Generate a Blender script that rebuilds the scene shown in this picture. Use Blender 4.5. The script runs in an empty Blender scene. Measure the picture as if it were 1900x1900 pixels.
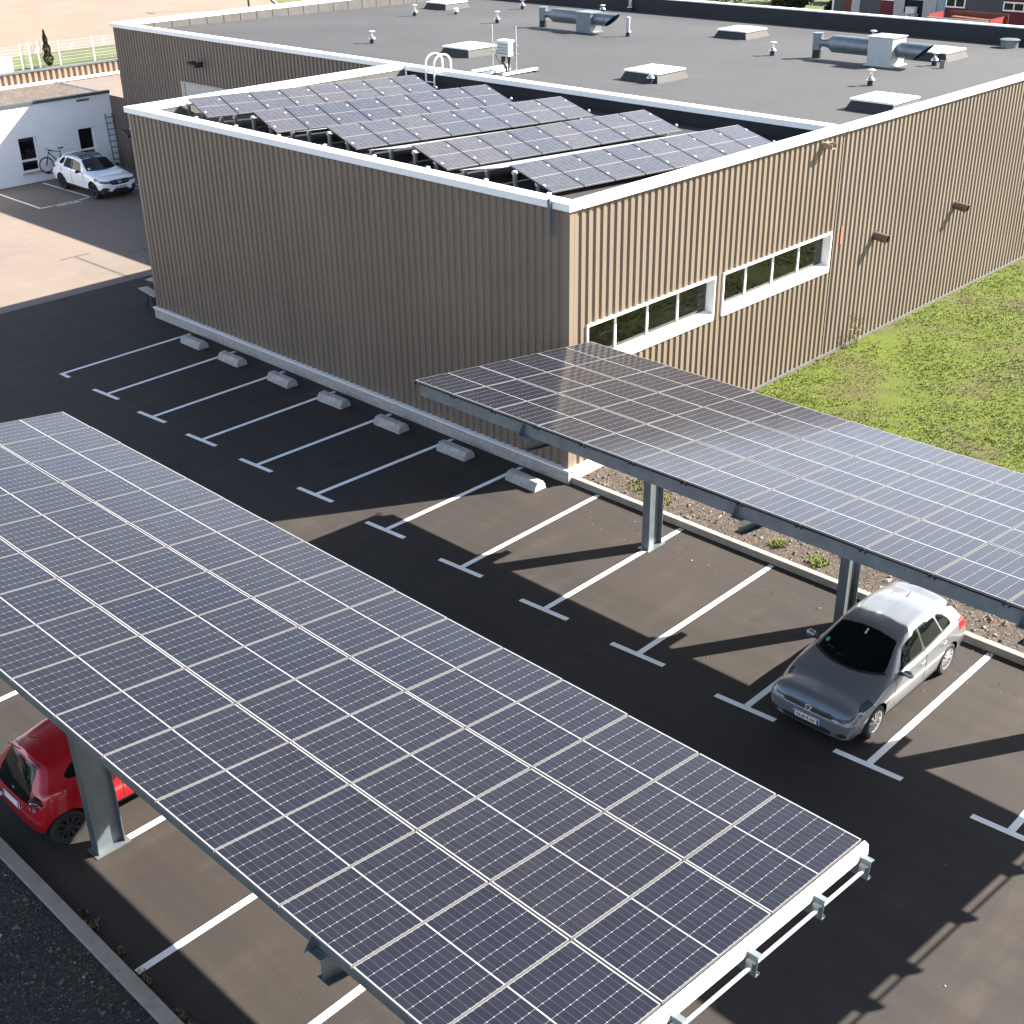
import bpy, bmesh, math, random
import numpy as np
from mathutils import Vector, Matrix

random.seed(7)
scene = bpy.context.scene
col = scene.collection
R = math.radians

# ------------------------------------------------------------------ camera, sky, sun, exposure
cam_d = bpy.data.cameras.new("camera")
cam = bpy.data.objects.new("camera", cam_d)
col.objects.link(cam)
cam.location = (37.626, -16.244, 13.983)
cam.rotation_euler = (1.084552, 0.015231, 0.769762)
cam_d.sensor_fit = 'HORIZONTAL'
cam_d.sensor_width = 36.0
cam_d.lens = 36.0 * 2339.376 / 1900.0
cam_d.clip_start = 0.1
cam_d.clip_end = 3000.0
scene.camera = cam

SUN_AZ, SUN_EL = 58.9, 35.4            # azimuth counter-clockwise from +X
world = bpy.data.worlds.new("World")
scene.world = world
world.use_nodes = True
wn = world.node_tree
bg = wn.nodes["Background"]
sky = wn.nodes.new("ShaderNodeTexSky")
sky.sky_type = 'NISHITA'
sky.sun_disc = False
sky.sun_elevation = R(SUN_EL)
sky.sun_rotation = R(90.0 - SUN_AZ)
sky.air_density = 1.0
sky.dust_density = 1.3
sky.ozone_density = 1.0
# bright low cloud, out of view, added to brighten what the panels reflect
w_tc = wn.nodes.new("ShaderNodeTexCoord")
w_mp = wn.nodes.new("ShaderNodeMapping"); w_mp.inputs["Scale"].default_value = (1.0, 1.0, 2.2); w_mp.inputs["Location"].default_value = (0.35, 0.1, 0.0)
w_ns = wn.nodes.new("ShaderNodeTexNoise"); w_ns.inputs["Scale"].default_value = 1.7; w_ns.inputs["Detail"].default_value = 7; w_ns.inputs["Roughness"].default_value = 0.55
w_rp = wn.nodes.new("ShaderNodeValToRGB"); w_rp.color_ramp.elements[0].position = 0.38; w_rp.color_ramp.elements[1].position = 0.60
w_mx = wn.nodes.new("ShaderNodeMix"); w_mx.data_type = 'RGBA'
w_mx.inputs[7].default_value = (10.6, 11.8, 14.0, 1)
wn.links.new(w_tc.outputs["Generated"], w_mp.inputs[0]); wn.links.new(w_mp.outputs[0], w_ns.inputs["Vector"])
w_sp = wn.nodes.new("ShaderNodeSeparateXYZ"); wn.links.new(w_tc.outputs["Generated"], w_sp.inputs[0])
w_lo = wn.nodes.new("ShaderNodeMapRange"); w_lo.interpolation_type = 'SMOOTHSTEP'
for k_, v_ in ((1, 0.22), (2, 0.58), (3, 1.0), (4, 0.0)): w_lo.inputs[k_].default_value = v_
wn.links.new(w_sp.outputs[2], w_lo.inputs[0])
w_ml = wn.nodes.new("ShaderNodeMath"); w_ml.operation = 'MULTIPLY'
wn.links.new(w_ns.outputs["Fac"], w_rp.inputs[0]); wn.links.new(w_rp.outputs[0], w_ml.inputs[0]); wn.links.new(w_lo.outputs[0], w_ml.inputs[1]); wn.links.new(w_ml.outputs[0], w_mx.inputs[0])
wn.links.new(sky.outputs[0], w_mx.inputs[6]); wn.links.new(w_mx.outputs[2], bg.inputs[0])
bg.inputs[1].default_value = 0.05

sun_d = bpy.data.lights.new("sun", 'SUN')
sun = bpy.data.objects.new("sun", sun_d)
col.objects.link(sun)
sdir = Vector((math.cos(R(SUN_EL)) * math.cos(R(SUN_AZ)), math.cos(R(SUN_EL)) * math.sin(R(SUN_AZ)), math.sin(R(SUN_EL))))
sun.rotation_euler = sdir.to_track_quat('Z', 'Y').to_euler()
sun.location = sdir * 60
sun_d.energy = 5.0
sun_d.angle = R(0.53)
sun_d.color = (1.0, 0.925, 0.82)

scene.view_settings.view_transform = 'Standard'
scene.view_settings.look = 'None'
scene.view_settings.gamma = 1.0
scene.view_settings.exposure = 2.25
scene.view_settings.use_curve_mapping = False
scene.cycles.max_bounces = 8
scene.cycles.diffuse_bounces = 3
scene.cycles.use_denoising = True

# ------------------------------------------------------------------ materials
ALB = 0.43
def nodes_of(name):
    m = bpy.data.materials.new(name)
    m.use_nodes = True
    nt = m.node_tree
    return m, nt, nt.nodes["Principled BSDF"]

def ramp(nt, fac, stops):
    r = nt.nodes.new("ShaderNodeValToRGB")
    els = r.color_ramp.elements
    els[0].position, els[0].color = stops[0][0], (*stops[0][1], 1)
    els[1].position, els[1].color = stops[-1][0], (*stops[-1][1], 1)
    for p, c in stops[1:-1]:
        e = els.new(p); e.color = (*c, 1)
    nt.links.new(fac, r.inputs[0])
    return r.outputs[0]

def noise(nt, scale, detail=4, rough=0.55, coord='Object', stretch=None):
    tc = nt.nodes.new("ShaderNodeTexCoord")
    n = nt.nodes.new("ShaderNodeTexNoise")
    n.inputs["Scale"].default_value = scale
    n.inputs["Detail"].default_value = detail
    n.inputs["Roughness"].default_value = rough
    if stretch:
        mp = nt.nodes.new("ShaderNodeMapping")
        mp.inputs["Scale"].default_value = stretch
        nt.links.new(tc.outputs[coord], mp.inputs[0])
        nt.links.new(mp.outputs[0], n.inputs["Vector"])
    else:
        nt.links.new(tc.outputs[coord], n.inputs["Vector"])
    return n.outputs["Fac"]

def mixc(nt, fac, a, b, mode='MIX'):
    m = nt.nodes.new("ShaderNodeMix")
    m.data_type = 'RGBA'
    m.blend_type = mode
    for sock, val in ((m.inputs[0], fac), (m.inputs[6], a), (m.inputs[7], b)):
        if hasattr(val, 'links'):
            nt.links.new(val, sock)
        elif isinstance(val, (int, float)):
            sock.default_value = val
        else:
            sock.default_value = (*val, 1)
    return m.outputs[2]

def bump(nt, bsdf, height, strength=0.3, dist=0.01):
    b = nt.nodes.new("ShaderNodeBump")
    b.inputs["Strength"].default_value = strength
    b.inputs["Distance"].default_value = dist
    nt.links.new(height, b.inputs["Height"])
    nt.links.new(b.outputs[0], bsdf.inputs["Normal"])

def simple(name, c, rough=0.6, metal=0.0, var=0.12, scale=3.0, coat=0.0, spec=0.5, bmp=0.0, bscale=60.0, coord='Object'):
    m, nt, b = nodes_of(name)
    if var > 0:
        f = noise(nt, scale, 5, coord=coord)
        lo = tuple(x * (1 - var) for x in c); hi = tuple(min(1, x * (1 + var)) for x in c)
        nt.links.new(ramp(nt, f, [(0.3, lo), (0.7, hi)]), b.inputs["Base Color"])
    else:
        b.inputs["Base Color"].default_value = (*c, 1)
    b.inputs["Roughness"].default_value = rough
    b.inputs["Metallic"].default_value = metal
    b.inputs["Coat Weight"].default_value = coat
    b.inputs["Coat Roughness"].default_value = 0.04
    b.inputs["Specular IOR Level"].default_value = spec
    if bmp > 0:
        bump(nt, b, noise(nt, bscale, 3, coord=coord), bmp, 0.01)
    return m

def asphalt(name, base, warm, dust, speck=0.35, streak=(1.0, 0.25, 1.0)):
    base, warm, dust = [tuple(x * ALB for x in c) for c in (base, warm, dust)]
    m, nt, b = nodes_of(name)
    big = noise(nt, 0.22, 5, 0.6)
    mid = noise(nt, 1.3, 6, 0.62, stretch=streak)
    c1 = mixc(nt, ramp(nt, big, [(0.35, (0, 0, 0)), (0.68, (1, 1, 1))]), base, warm)
    c2 = mixc(nt, ramp(nt, mid, [(0.52, (0, 0, 0)), (0.82, (1, 1, 1))]), c1, dust)
    lane = noise(nt, 1.0, 5, 0.6, stretch=(0.10, 2.6, 1.0))
    c2 = mixc(nt, 1.0, c2, ramp(nt, lane, [(0.36, (1 - .4 * speck,) * 3), (0.5, (1, 1, 1)), (0.66, (1 + .38 * speck,) * 3)] if speck > .3 else [(0.3, (.98,) * 3), (0.7, (1.02,) * 3)]), 'MULTIPLY')
    spots = noise(nt, 0.9, 2, 0.5)
    c2 = mixc(nt, ramp(nt, spots, [(0.68, (0, 0, 0)), (0.76, ((0.45,) * 3 if speck > .3 else (0.08,) * 3))]), c2, tuple(x * 0.55 for x in base))
    fine = noise(nt, 55, 3, 0.7)
    sp = ramp(nt, fine, [(0.32, (1 - speck,) * 3), (0.5, (1, 1, 1)), (0.7, (1 + speck,) * 3)])
    c3 = mixc(nt, 1.0, c2, sp, 'MULTIPLY')
    nt.links.new(c3, b.inputs["Base Color"])
    b.inputs["Roughness"].default_value = 0.82
    b.inputs["Specular IOR Level"].default_value = 0.35
    bump(nt, b, noise(nt, 90, 2, 0.6), 0.5, 0.006)
    return m

M = {}
M['asphalt'] = asphalt('fresh_asphalt', (0.054, 0.046, 0.041), (0.068, 0.055, 0.047), (0.104, 0.083, 0.068))
M['old_asphalt'] = asphalt('weathered_asphalt', (0.36, 0.29, 0.245), (0.42, 0.34, 0.285), (0.46, 0.38, 0.32), 0.16, (1, 1, 1))
M['road'] = asphalt('pale_road', (0.40, 0.31, 0.24), (0.47, 0.36, 0.27), (0.50, 0.39, 0.30), 0.08, (1, 1, 1))
M['paint'] = simple('road_paint', (0.78, 0.78, 0.76), 0.7, var=0.07, scale=6)
M['worn_paint'] = None
M['white'] = simple('white_metal', (0.82, 0.82, 0.80), 0.42, var=0.04, scale=1.2)
M['render'] = simple('white_render', (0.76, 0.78, 0.80), 0.85, var=0.05, scale=0.8, bmp=0.15, bscale=40)
M['concrete'] = simple('concrete', (0.27, 0.245, 0.205), 0.88, var=0.16, scale=5, bmp=0.3, bscale=45)
M['stopcon'] = simple('grey_concrete', (0.36, 0.35, 0.33), 0.9, var=0.2, scale=7, bmp=0.4, bscale=40)
M['galv'] = simple('galvanised_steel', (0.17, 0.20, 0.215), 0.45, 0.55, var=0.16, scale=4)
M['galvpale'] = simple('pale_galvanised_steel', (0.38, 0.40, 0.40), 0.45, 0.2, var=0.08, scale=4)
M['alu'] = simple('aluminium', (0.17, 0.17, 0.175), 0.45, 0.2, var=0.05)
M['black'] = simple('black_plastic', (0.015, 0.015, 0.016), 0.55, var=0.0)
M['rubber'] = simple('rubber', (0.018, 0.018, 0.019), 0.8, var=0.1, scale=20)
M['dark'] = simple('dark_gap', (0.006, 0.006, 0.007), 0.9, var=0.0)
M['steel'] = simple('stainless_steel', (0.70, 0.68, 0.66), 0.25, 0.9, var=0.1, scale=8)
M['bitumen'] = simple('bitumen_upstand', (0.013, 0.015, 0.018), 0.75, var=0.2, scale=1.0)
M['greymembrane'] = simple('grey_membrane', (0.085, 0.083, 0.08), 0.8, var=0.15, scale=2)
M['acrylic'] = simple('opal_acrylic', (0.86, 0.85, 0.80), 0.3, var=0.03)
M['wood'] = simple('pale_timber', (0.40, 0.35, 0.30), 0.75, var=0.15, scale=5)
M['orange'] = simple('orange_mark', (0.50, 0.10, 0.04), 0.7, var=0.1)

def cladding(name, c):
    c = tuple(x * ALB for x in c)
    m, nt, b = nodes_of(name)
    f = noise(nt, 0.35, 4)
    g = noise(nt, 2.2, 5, stretch=(1, 1, 0.12))
    c1 = ramp(nt, f, [(0.3, tuple(x * 0.93 for x in c)), (0.7, tuple(x * 1.06 for x in c))])
    c2 = ramp(nt, g, [(0.3, (0.93, 0.93, 0.93)), (0.7, (1.04, 1.03, 1.02))])
    nt.links.new(mixc(nt, 1.0, c1, c2, 'MULTIPLY'), b.inputs["Base Color"])
    b.inputs["Roughness"].default_value = 0.5
    b.inputs["Specular IOR Level"].default_value = 0.4
    return m
M['clad'] = cladding('brown_cladding', (0.43, 0.335, 0.255))
M['clad2'] = cladding('taupe_cladding', (0.445, 0.355, 0.285))
M['cladhall'] = cladding('brown_cladding_hall', (0.35, 0.275, 0.22))
M['orangeclad'] = cladding('tan_cladding', (0.52, 0.38, 0.29))
M['greyclad'] = cladding('grey_cladding', (0.16, 0.165, 0.175))
M['redclad'] = cladding('red_cladding', (0.30, 0.022, 0.04))
M['whiteclad'] = cladding('white_cladding', (0.90, 0.90, 0.88))

def roof_mat():
    m, nt, b = nodes_of('roof_membrane')
    f = noise(nt, 0.18, 5, 0.6)
    g = noise(nt, 3.0, 5, 0.6)
    c1 = ramp(nt, f, [(0.3, (0.029, 0.030, 0.033)), (0.5, (0.036, 0.0365, 0.039)), (0.62, (0.040, 0.041, 0.043)), (0.8, (0.049, 0.050, 0.052))])
    c2 = ramp(nt, g, [(0.3, (0.92, 0.92, 0.92)), (0.7, (1.06, 1.06, 1.06))])
    c3 = mixc(nt, 1.0, c1, c2, 'MULTIPLY')
    # lap joints of the membrane: a line each metre across X, joined at longer steps along Y
    tc = nt.nodes.new("ShaderNodeTexCoord")
    br = nt.nodes.new("ShaderNodeTexBrick")
    br.inputs["Color1"].default_value = (1, 1, 1, 1); br.inputs["Color2"].default_value = (0.93, 0.93, 0.94, 1)
    br.inputs["Mortar"].default_value = (0.62, 0.62, 0.62, 1)
    br.inputs["Scale"].default_value = 1.0
    br.inputs["Mortar Size"].default_value = 0.02
    br.inputs["Brick Width"].default_value = 7.0
    br.inputs["Row Height"].default_value = 1.0
    nt.links.new(tc.outputs["Object"], br.inputs["Vector"])
    c4 = mixc(nt, 1.0, c3, br.outputs["Color"], 'MULTIPLY')
    nt.links.new(c4, b.inputs["Base Color"])
    b.inputs["Roughness"].default_value = 0.8
    bump(nt, b, noise(nt, 60, 3), 0.3, 0.006)
    return m
M['roof'] = roof_mat()
M['lowroof'] = simple('dark_membrane', (0.024, 0.024, 0.026), 0.75, var=0.2, scale=1.0)

def gravel_mat(name, cols, scale=34):
    cols = [(p, tuple(x * ALB * 1.05 for x in c)) for p, c in cols]
    m, nt, b = nodes_of(name)
    tc = nt.nodes.new("ShaderNodeTexCoord")
    v = nt.nodes.new("ShaderNodeTexVoronoi")
    v.inputs["Scale"].default_value = scale
    nt.links.new(tc.outputs["Object"], v.inputs["Vector"])
    sep = nt.nodes.new("ShaderNodeSeparateColor")
    nt.links.new(v.outputs["Color"], sep.inputs[0])
    c = ramp(nt, sep.outputs[0], cols)
    d = ramp(nt, v.outputs["Distance"], [(0.0, (1.15, 1.15, 1.15)), (0.75, (0.45, 0.45, 0.45))])
    big = ramp(nt, noise(nt, 0.8, 5), [(0.3, (0.75, 0.75, 0.75)), (0.7, (1.15, 1.1, 1.05))])
    c2 = mixc(nt, 1.0, mixc(nt, 1.0, c, d, 'MULTIPLY'), big, 'MULTIPLY')
    nt.links.new(c2, b.inputs["Base Color"])
    b.inputs["Roughness"].default_value = 0.9
    bump(nt, b, v.outputs["Distance"], -0.8, 0.03)
    return m
M['gravel'] = gravel_mat('brown_gravel', [(0.0, (0.07, 0.05, 0.04)), (0.5, (0.13, 0.10, 0.08)), (0.85, (0.24, 0.18, 0.14)), (1.0, (0.45, 0.38, 0.32))])
M['darkgravel'] = gravel_mat('dark_gravel', [(0.0, (0.045, 0.04, 0.037)), (0.55, (0.085, 0.075, 0.068)), (0.9, (0.16, 0.14, 0.125)), (1.0, (0.36, 0.33, 0.30))])
M['roofgravel'] = gravel_mat('roof_gravel', [(0.0, (0.22, 0.17, 0.14)), (0.5, (0.33, 0.26, 0.21)), (1.0, (0.52, 0.44, 0.37))], 14)

def lawn_mat():
    m, nt, b = nodes_of('lawn')
    f = noise(nt, 0.35, 6, 0.65)
    g = noise(nt, 2.2, 6, 0.7)
    h = noise(nt, 16, 4, 0.7)
    green = ramp(nt, g, [(0.3, (0.054, 0.070, 0.010)), (0.5, (0.078, 0.103, 0.0115)), (0.7, (0.092, 0.122, 0.0145))])
    dry = ramp(nt, g, [(0.3, (0.060, 0.050, 0.027)), (0.7, (0.092, 0.092, 0.028))])
    c = mixc(nt, ramp(nt, f, [(0.36, (0, 0, 0)), (0.52, (1, 1, 1))]), dry, green)
    c2 = mixc(nt, 1.0, c, ramp(nt, h, [(0.3, (0.78, 0.78, 0.76)), (0.7, (1.16, 1.16, 1.12))]), 'MULTIPLY')
    nt.links.new(c2, b.inputs["Base Color"])
    b.inputs["Roughness"].default_value = 0.9
    b.inputs["Specular IOR Level"].default_value = 0.2
    bump(nt, b, h, 0.8, 0.05)
    return m
M['lawn'] = lawn_mat()
M['field'] = simple('meadow', (0.070, 0.088, 0.018), 0.95, var=0.35, scale=0.25)
def leaf(name, a, bb):
    a, bb = tuple(x * 0.45 for x in a), tuple(x * 0.45 for x in bb)
    m, nt, b = nodes_of(name)
    f = noise(nt, 1.7, 4)
    nt.links.new(ramp(nt, f, [(0.3, a), (0.7, bb)]), b.inputs["Base Color"])
    b.inputs["Roughness"].default_value = 0.6
    b.inputs["Specular IOR Level"].default_value = 0.3
    return m
M['leaf_dark'] = leaf('cypress_leaf', (0.030, 0.045, 0.012), (0.085, 0.085, 0.022))
M['leaf_light'] = leaf('shrub_leaf', (0.07, 0.11, 0.018), (0.17, 0.20, 0.03))
M['leaf_mid'] = leaf('hedge_leaf', (0.028, 0.05, 0.022), (0.06, 0.09, 0.03))
M['leaf_red'] = leaf('copper_leaf', (0.08, 0.055, 0.02), (0.16, 0.09, 0.035))
M['blade_a'] = leaf('grass_blade', (0.22, 0.31, 0.034), (0.30, 0.40, 0.05))
M['blade_b'] = leaf('dry_grass_blade', (0.30, 0.27, 0.11), (0.38, 0.33, 0.16))
M['bark'] = simple('bark', (0.05, 0.038, 0.028), 0.9, var=0.2, scale=8)
M['stone_a'] = simple('pebble', (0.11, 0.09, 0.075), 0.85, var=0.3, scale=3)
M['stone_b'] = simple('pale_pebble', (0.27, 0.24, 0.21), 0.85, var=0.25, scale=3)
M['stone_c'] = simple('brick_chip', (0.18, 0.06, 0.035), 0.85, var=0.3, scale=3)

def panel_mat(name='solar_cells', lift=1.0, rough=0.10):
    """solar cells: UV runs 0..1 over the glass, u across the short side (6 cells), v along the long side (2 x 10 half cells)"""
    m, nt, b = nodes_of(name)
    uv = nt.nodes.new("ShaderNodeUVMap"); uv.uv_map = "UVMap"
    sx = nt.nodes.new("ShaderNodeSeparateXYZ")
    nt.links.new(uv.outputs[0], sx.inputs[0])
    def mth(op, a, c=None):
        n = nt.nodes.new("ShaderNodeMath"); n.operation = op
        for k, val in enumerate((a, c)):
            if val is None: continue
            if hasattr(val, 'links'): nt.links.new(val, n.inputs[k])
            else: n.inputs[k].default_value = val
        return n.outputs[0]
    def near(coord, count, half):          # 1 on the lines that divide 0..1 into count cells
        fr = mth('FRACT', mth('MULTIPLY', coord, count))
        d = mth('MINIMUM', fr, mth('SUBTRACT', 1.0, fr))
        return mth('LESS_THAN', d, half * count)
    u, v = sx.outputs[0], sx.outputs[1]
    colgap = near(u, 6, 0.0015)
    rowgap = near(v, 20, 0.0009)
    mid = mth('LESS_THAN', mth('ABSOLUTE', mth('SUBTRACT', v, 0.5)), 0.0042)
    eu = mth('LESS_THAN', mth('MINIMUM', u, mth('SUBTRACT', 1.0, u)), 0.0010)
    ev = mth('LESS_THAN', mth('MINIMUM', v, mth('SUBTRACT', 1.0, v)), 0.0060)
    # chamfer dots at the crossings
    fu = mth('FRACT', mth('MULTIPLY', u, 6)); du = mth('DIVIDE', mth('MINIMUM', fu, mth('SUBTRACT', 1.0, fu)), 6)
    fv = mth('FRACT', mth('MULTIPLY', v, 20)); dv = mth('DIVIDE', mth('MINIMUM', fv, mth('SUBTRACT', 1.0, fv)), 20)
    dot = mth('LESS_THAN', mth('ADD', du, mth('MULTIPLY', dv, 1.65)), 0.0068)
    bus = near(u, 54, 0.0005)
    # tint that differs from cell to cell
    wn_ = nt.nodes.new("ShaderNodeTexWhiteNoise"); wn_.noise_dimensions = '2D'
    fl = nt.nodes.new("ShaderNodeCombineXYZ")
    nt.links.new(mth('FLOOR', mth('MULTIPLY', u, 6)), fl.inputs[0])
    nt.links.new(mth('FLOOR', mth('MULTIPLY', v, 20)), fl.inputs[1])
    nt.links.new(fl.outputs[0], wn_.inputs["Vector"])
    oi = nt.nodes.new("ShaderNodeObjectInfo")
    cell = ramp(nt, mth('FRACT', mth('ADD', wn_.outputs["Value"], oi.outputs["Random"])), [(0.0, (0.0088 * lift ** .96, 0.0095 * lift ** .94, 0.0150 * lift ** .78)), (1.0, (0.0118 * lift ** .96, 0.0125 * lift ** .94, 0.0190 * lift ** .78))])
    per = ramp(nt, oi.outputs["Random"], [(0.0, (0.85, 0.9, 1.0)), (1.0, (1.2, 1.12, 1.05))])
    cell = mixc(nt, 1.0, cell, per, 'MULTIPLY')
    c = mixc(nt, mth('MULTIPLY', bus, 0.08), cell, (0.2, 0.2, 0.21))
    c = mixc(nt, mth('MULTIPLY', rowgap, 0.22), c, (0.26, 0.265, 0.28))
    c = mixc(nt, mth('MULTIPLY', colgap, 0.50), c, (0.42, 0.43, 0.44))
    white = mth('MAXIMUM', mth('MAXIMUM', mid, dot), mth('MAXIMUM', eu, ev))
    c = mixc(nt, white, c, (0.36, 0.36, 0.36))
    nt.links.new(c, b.inputs["Base Color"])
    dust = ramp(nt, noise(nt, 1.5, 5, 0.6), [(0.3, (rough, rough, rough)), (0.7, (rough + 0.09,) * 3)])
    nt.links.new(dust, b.inputs["Roughness"])
    b.inputs["IOR"].default_value = 1.30
    b.inputs["Specular IOR Level"].default_value = 0.5
    b.inputs["Coat Weight"].default_value = 0.16
    b.inputs["Coat Roughness"].default_value = 0.55
    b.inputs["Coat IOR"].default_value = 1.4
    return m
M['cells'] = panel_mat()
M['cells_roof'] = panel_mat('pale_solar_cells', 5.5, 0.22)  # paler base colour and rougher glass for the annex roof rows

def glass_dark(name, c=(0.012, 0.014, 0.016), rough=0.03, coat=0.0):
    m, nt, b = nodes_of(name)
    f = noise(nt, 1.1, 3)
    nt.links.new(ramp(nt, f, [(0.35, tuple(x * 0.6 for x in c)), (0.7, tuple(x * 1.5 for x in c))]), b.inputs["Base Color"])
    b.inputs["Roughness"].default_value = rough
    b.inputs["Specular IOR Level"].default_value = 0.4
    b.inputs["Coat Weight"].default_value = coat
    b.inputs["Coat Roughness"].default_value = 0.01
    return m
M['glass'] = glass_dark('window_glass', (0.009, 0.011, 0.010))
M['carglass'] = glass_dark('car_glass', (0.0035, 0.006, 0.0065))
def carpaint(name, c, metal, rough, coat=1.0):
    m, nt, b = nodes_of(name)
    b.inputs["Base Color"].default_value = (*c, 1)
    b.inputs["Metallic"].default_value = metal
    b.inputs["Roughness"].default_value = rough
    b.inputs["Coat Weight"].default_value = coat
    b.inputs["Coat Roughness"].default_value = 0.03
    if metal > 0:
        bump(nt, b, noise(nt, 900, 2), 0.03, 0.001)
    return m
M['silver'] = carpaint('silver_paint', (0.265, 0.28, 0.30), 0.6, 0.33)
M['carwhite'] = carpaint('white_paint', (0.80, 0.82, 0.84), 0.0, 0.35)
M['carred'] = carpaint('red_paint', (0.42, 0.004, 0.012), 0.10, 0.35)
M['chrome'] = simple('chrome', (0.80, 0.80, 0.82), 0.12, 1.0, var=0.0)
M['rimgrey'] = simple('alloy_rim', (0.36, 0.36, 0.37), 0.32, 0.7, var=0.0)
M['headlamp'] = simple('headlamp_lens', (0.07, 0.085, 0.10), 0.08, 0.2, var=0.5, scale=14, coat=1.0)
M['taillamp'] = simple('tail_lamp', (0.35, 0.006, 0.012), 0.12, 0.0, var=0.1, coat=1.0)
M['plate'] = simple('plate_white', (0.72, 0.72, 0.70), 0.4, var=0.0)
M['plateblue'] = simple('plate_blue', (0.015, 0.11, 0.32), 0.4, var=0.0)
M['plastic'] = simple('grey_trim', (0.018, 0.019, 0.021), 0.6, var=0.0)
M['sticker'] = simple('green_sticker', (0.10, 0.34, 0.27), 0.5, var=0.2, scale=30)
M['paper'] = simple('paper', (0.62, 0.62, 0.58), 0.7, var=0.1)
M['fabric'] = simple('grey_cloth', (0.16, 0.17, 0.21), 0.9, var=0.2)
M['rust'] = simple('rusty_steel', (0.13, 0.035, 0.018), 0.85, var=0.4, scale=6)
M['trailerred'] = simple('red_metal', (0.20, 0.012, 0.016), 0.6, var=0.2, scale=3)

# ------------------------------------------------------------------ mesh helpers
class MB:
    def __init__(s):
        s.v, s.f, s.m, s.uv, s.tr = [], [], [], {}, None
    def add(s, p):
        s.v.append(tuple(s.tr @ Vector(p)) if s.tr else tuple(p)); return len(s.v) - 1
    def face(s, idx, m=0, uv=None):
        if uv: s.uv[len(s.f)] = uv
        s.f.append(tuple(idx)); s.m.append(m)
    def quad(s, pts, m=0, uv=None):
        s.face([s.add(p) for p in pts], m, uv)
    def box(s, a, b, m=0):
        (x0, y0, z0), (x1, y1, z1) = a, b
        i = [s.add(p) for p in ((x0, y0, z0), (x1, y0, z0), (x1, y1, z0), (x0, y1, z0), (x0, y0, z1), (x1, y0, z1), (x1, y1, z1), (x0, y1, z1))]
        for q in ((0, 3, 2, 1), (4, 5, 6, 7), (0, 1, 5, 4), (1, 2, 6, 5), (2, 3, 7, 6), (3, 0, 4, 7)):
            s.face([i[k] for k in q], m)
    def hexa(s, pts, m=0):        # 4 bottom then 4 top, both counter-clockwise seen from above
        i = [s.add(p) for p in pts]
        for q in ((0, 3, 2, 1), (4, 5, 6, 7), (0, 1, 5, 4), (1, 2, 6, 5), (2, 3, 7, 6), (3, 0, 4, 7)):
            s.face([i[k] for k in q], m)
    def prism(s, poly, axis, a, b, m=0):   # 2D polygon extruded along axis 0/1/2 from a to b
        def P(p, h):
            if axis == 0: return (h, p[0], p[1])
            if axis == 1: return (p[0], h, p[1])
            return (p[0], p[1], h)
        lo = [s.add(P(p, a)) for p in poly]; hi = [s.add(P(p, b)) for p in poly]
        n = len(poly)
        s.face(lo[::-1], m); s.face(hi, m)
        for k in range(n):
            s.face((lo[k], lo[(k + 1) % n], hi[(k + 1) % n], hi[k]), m)
    def tube(s, pts, r, n=8, m=0, cap=True, closed=False):
        pts = [Vector(p) for p in pts]
        rs = r if isinstance(r, (list, tuple)) else [r] * len(pts)
        rings = []
        N = len(pts)
        up = None
        for k, p in enumerate(pts):
            if closed: d = pts[(k + 1) % N] - pts[k - 1]
            else: d = pts[min(k + 1, N - 1)] - pts[max(k - 1, 0)]
            d.normalize()
            if up is None:
                a = Vector((0, 0, 1)) if abs(d.z) < 0.9 else Vector((1, 0, 0))
                e = d.cross(a).normalized()
            else:
                e = (up - d * up.dot(d)).normalized()
            up = e
            f = d.cross(e)
            rings.append([s.add(p + (e * math.cos(2 * math.pi * t / n) + f * math.sin(2 * math.pi * t / n)) * rs[k]) for t in range(n)])
        rng = range(N if closed else N - 1)
        for k in rng:
            A, B = rings[k], rings[(k + 1) % N]
            for t in range(n):
                s.face((A[t], A[(t + 1) % n], B[(t + 1) % n], B[t]), m)
        if cap and not closed:
            s.face(rings[0][::-1], m); s.face(rings[-1], m)
    def lathe(s, prof, c=(0, 0, 0), n=16, m=0, axis=2, cap=True):   # prof: (radius, height)
        rings = []
        for r, h in prof:
            ring = []
            for t in range(n):
                a = 2 * math.pi * t / n
                x, y = r * math.cos(a), r * math.sin(a)
                p = (x, y, h) if axis == 2 else ((x, h, y) if axis == 1 else (h, x, y))
                ring.append(s.add((p[0] + c[0], p[1] + c[1], p[2] + c[2])))
            rings.append(ring)
        for A, B in zip(rings, rings[1:]):
            for t in range(n):
                s.face((A[t], A[(t + 1) % n], B[(t + 1) % n], B[t]), m)
        if cap:
            s.face(rings[0][::-1], m); s.face(rings[-1], m)
    def build(s, name, mats, parent=None, smooth=False, loc=None, fix=True):
        me = bpy.data.meshes.new(name)
        me.from_pydata(s.v, [], s.f)
        if not isinstance(mats, (list, tuple)): mats = [mats]
        for mm in mats: me.materials.append(mm)
        me.polygons.foreach_set("material_index", s.m)
        if s.uv:
            l = me.uv_layers.new(name="UVMap")
            for fi, uvs in s.uv.items():
                for li, uvc in zip(me.polygons[fi].loop_indices, uvs):
                    l.data[li].uv = uvc
        if fix and not s.uv:
            bm = bmesh.new(); bm.from_mesh(me)
            bmesh.ops.recalc_face_normals(bm, faces=bm.faces)
            bm.to_mesh(me); bm.free()
        if smooth:
            me.polygons.foreach_set("use_smooth", [True] * len(me.polygons))
            if smooth != 'full':
                try: me.set_sharp_from_angle(angle=R(35))
                except Exception: pass
        me.update()
        o = bpy.data.objects.new(name, me)
        col.objects.link(o)
        if parent: o.parent = parent
        if loc: o.location = loc
        return o

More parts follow.
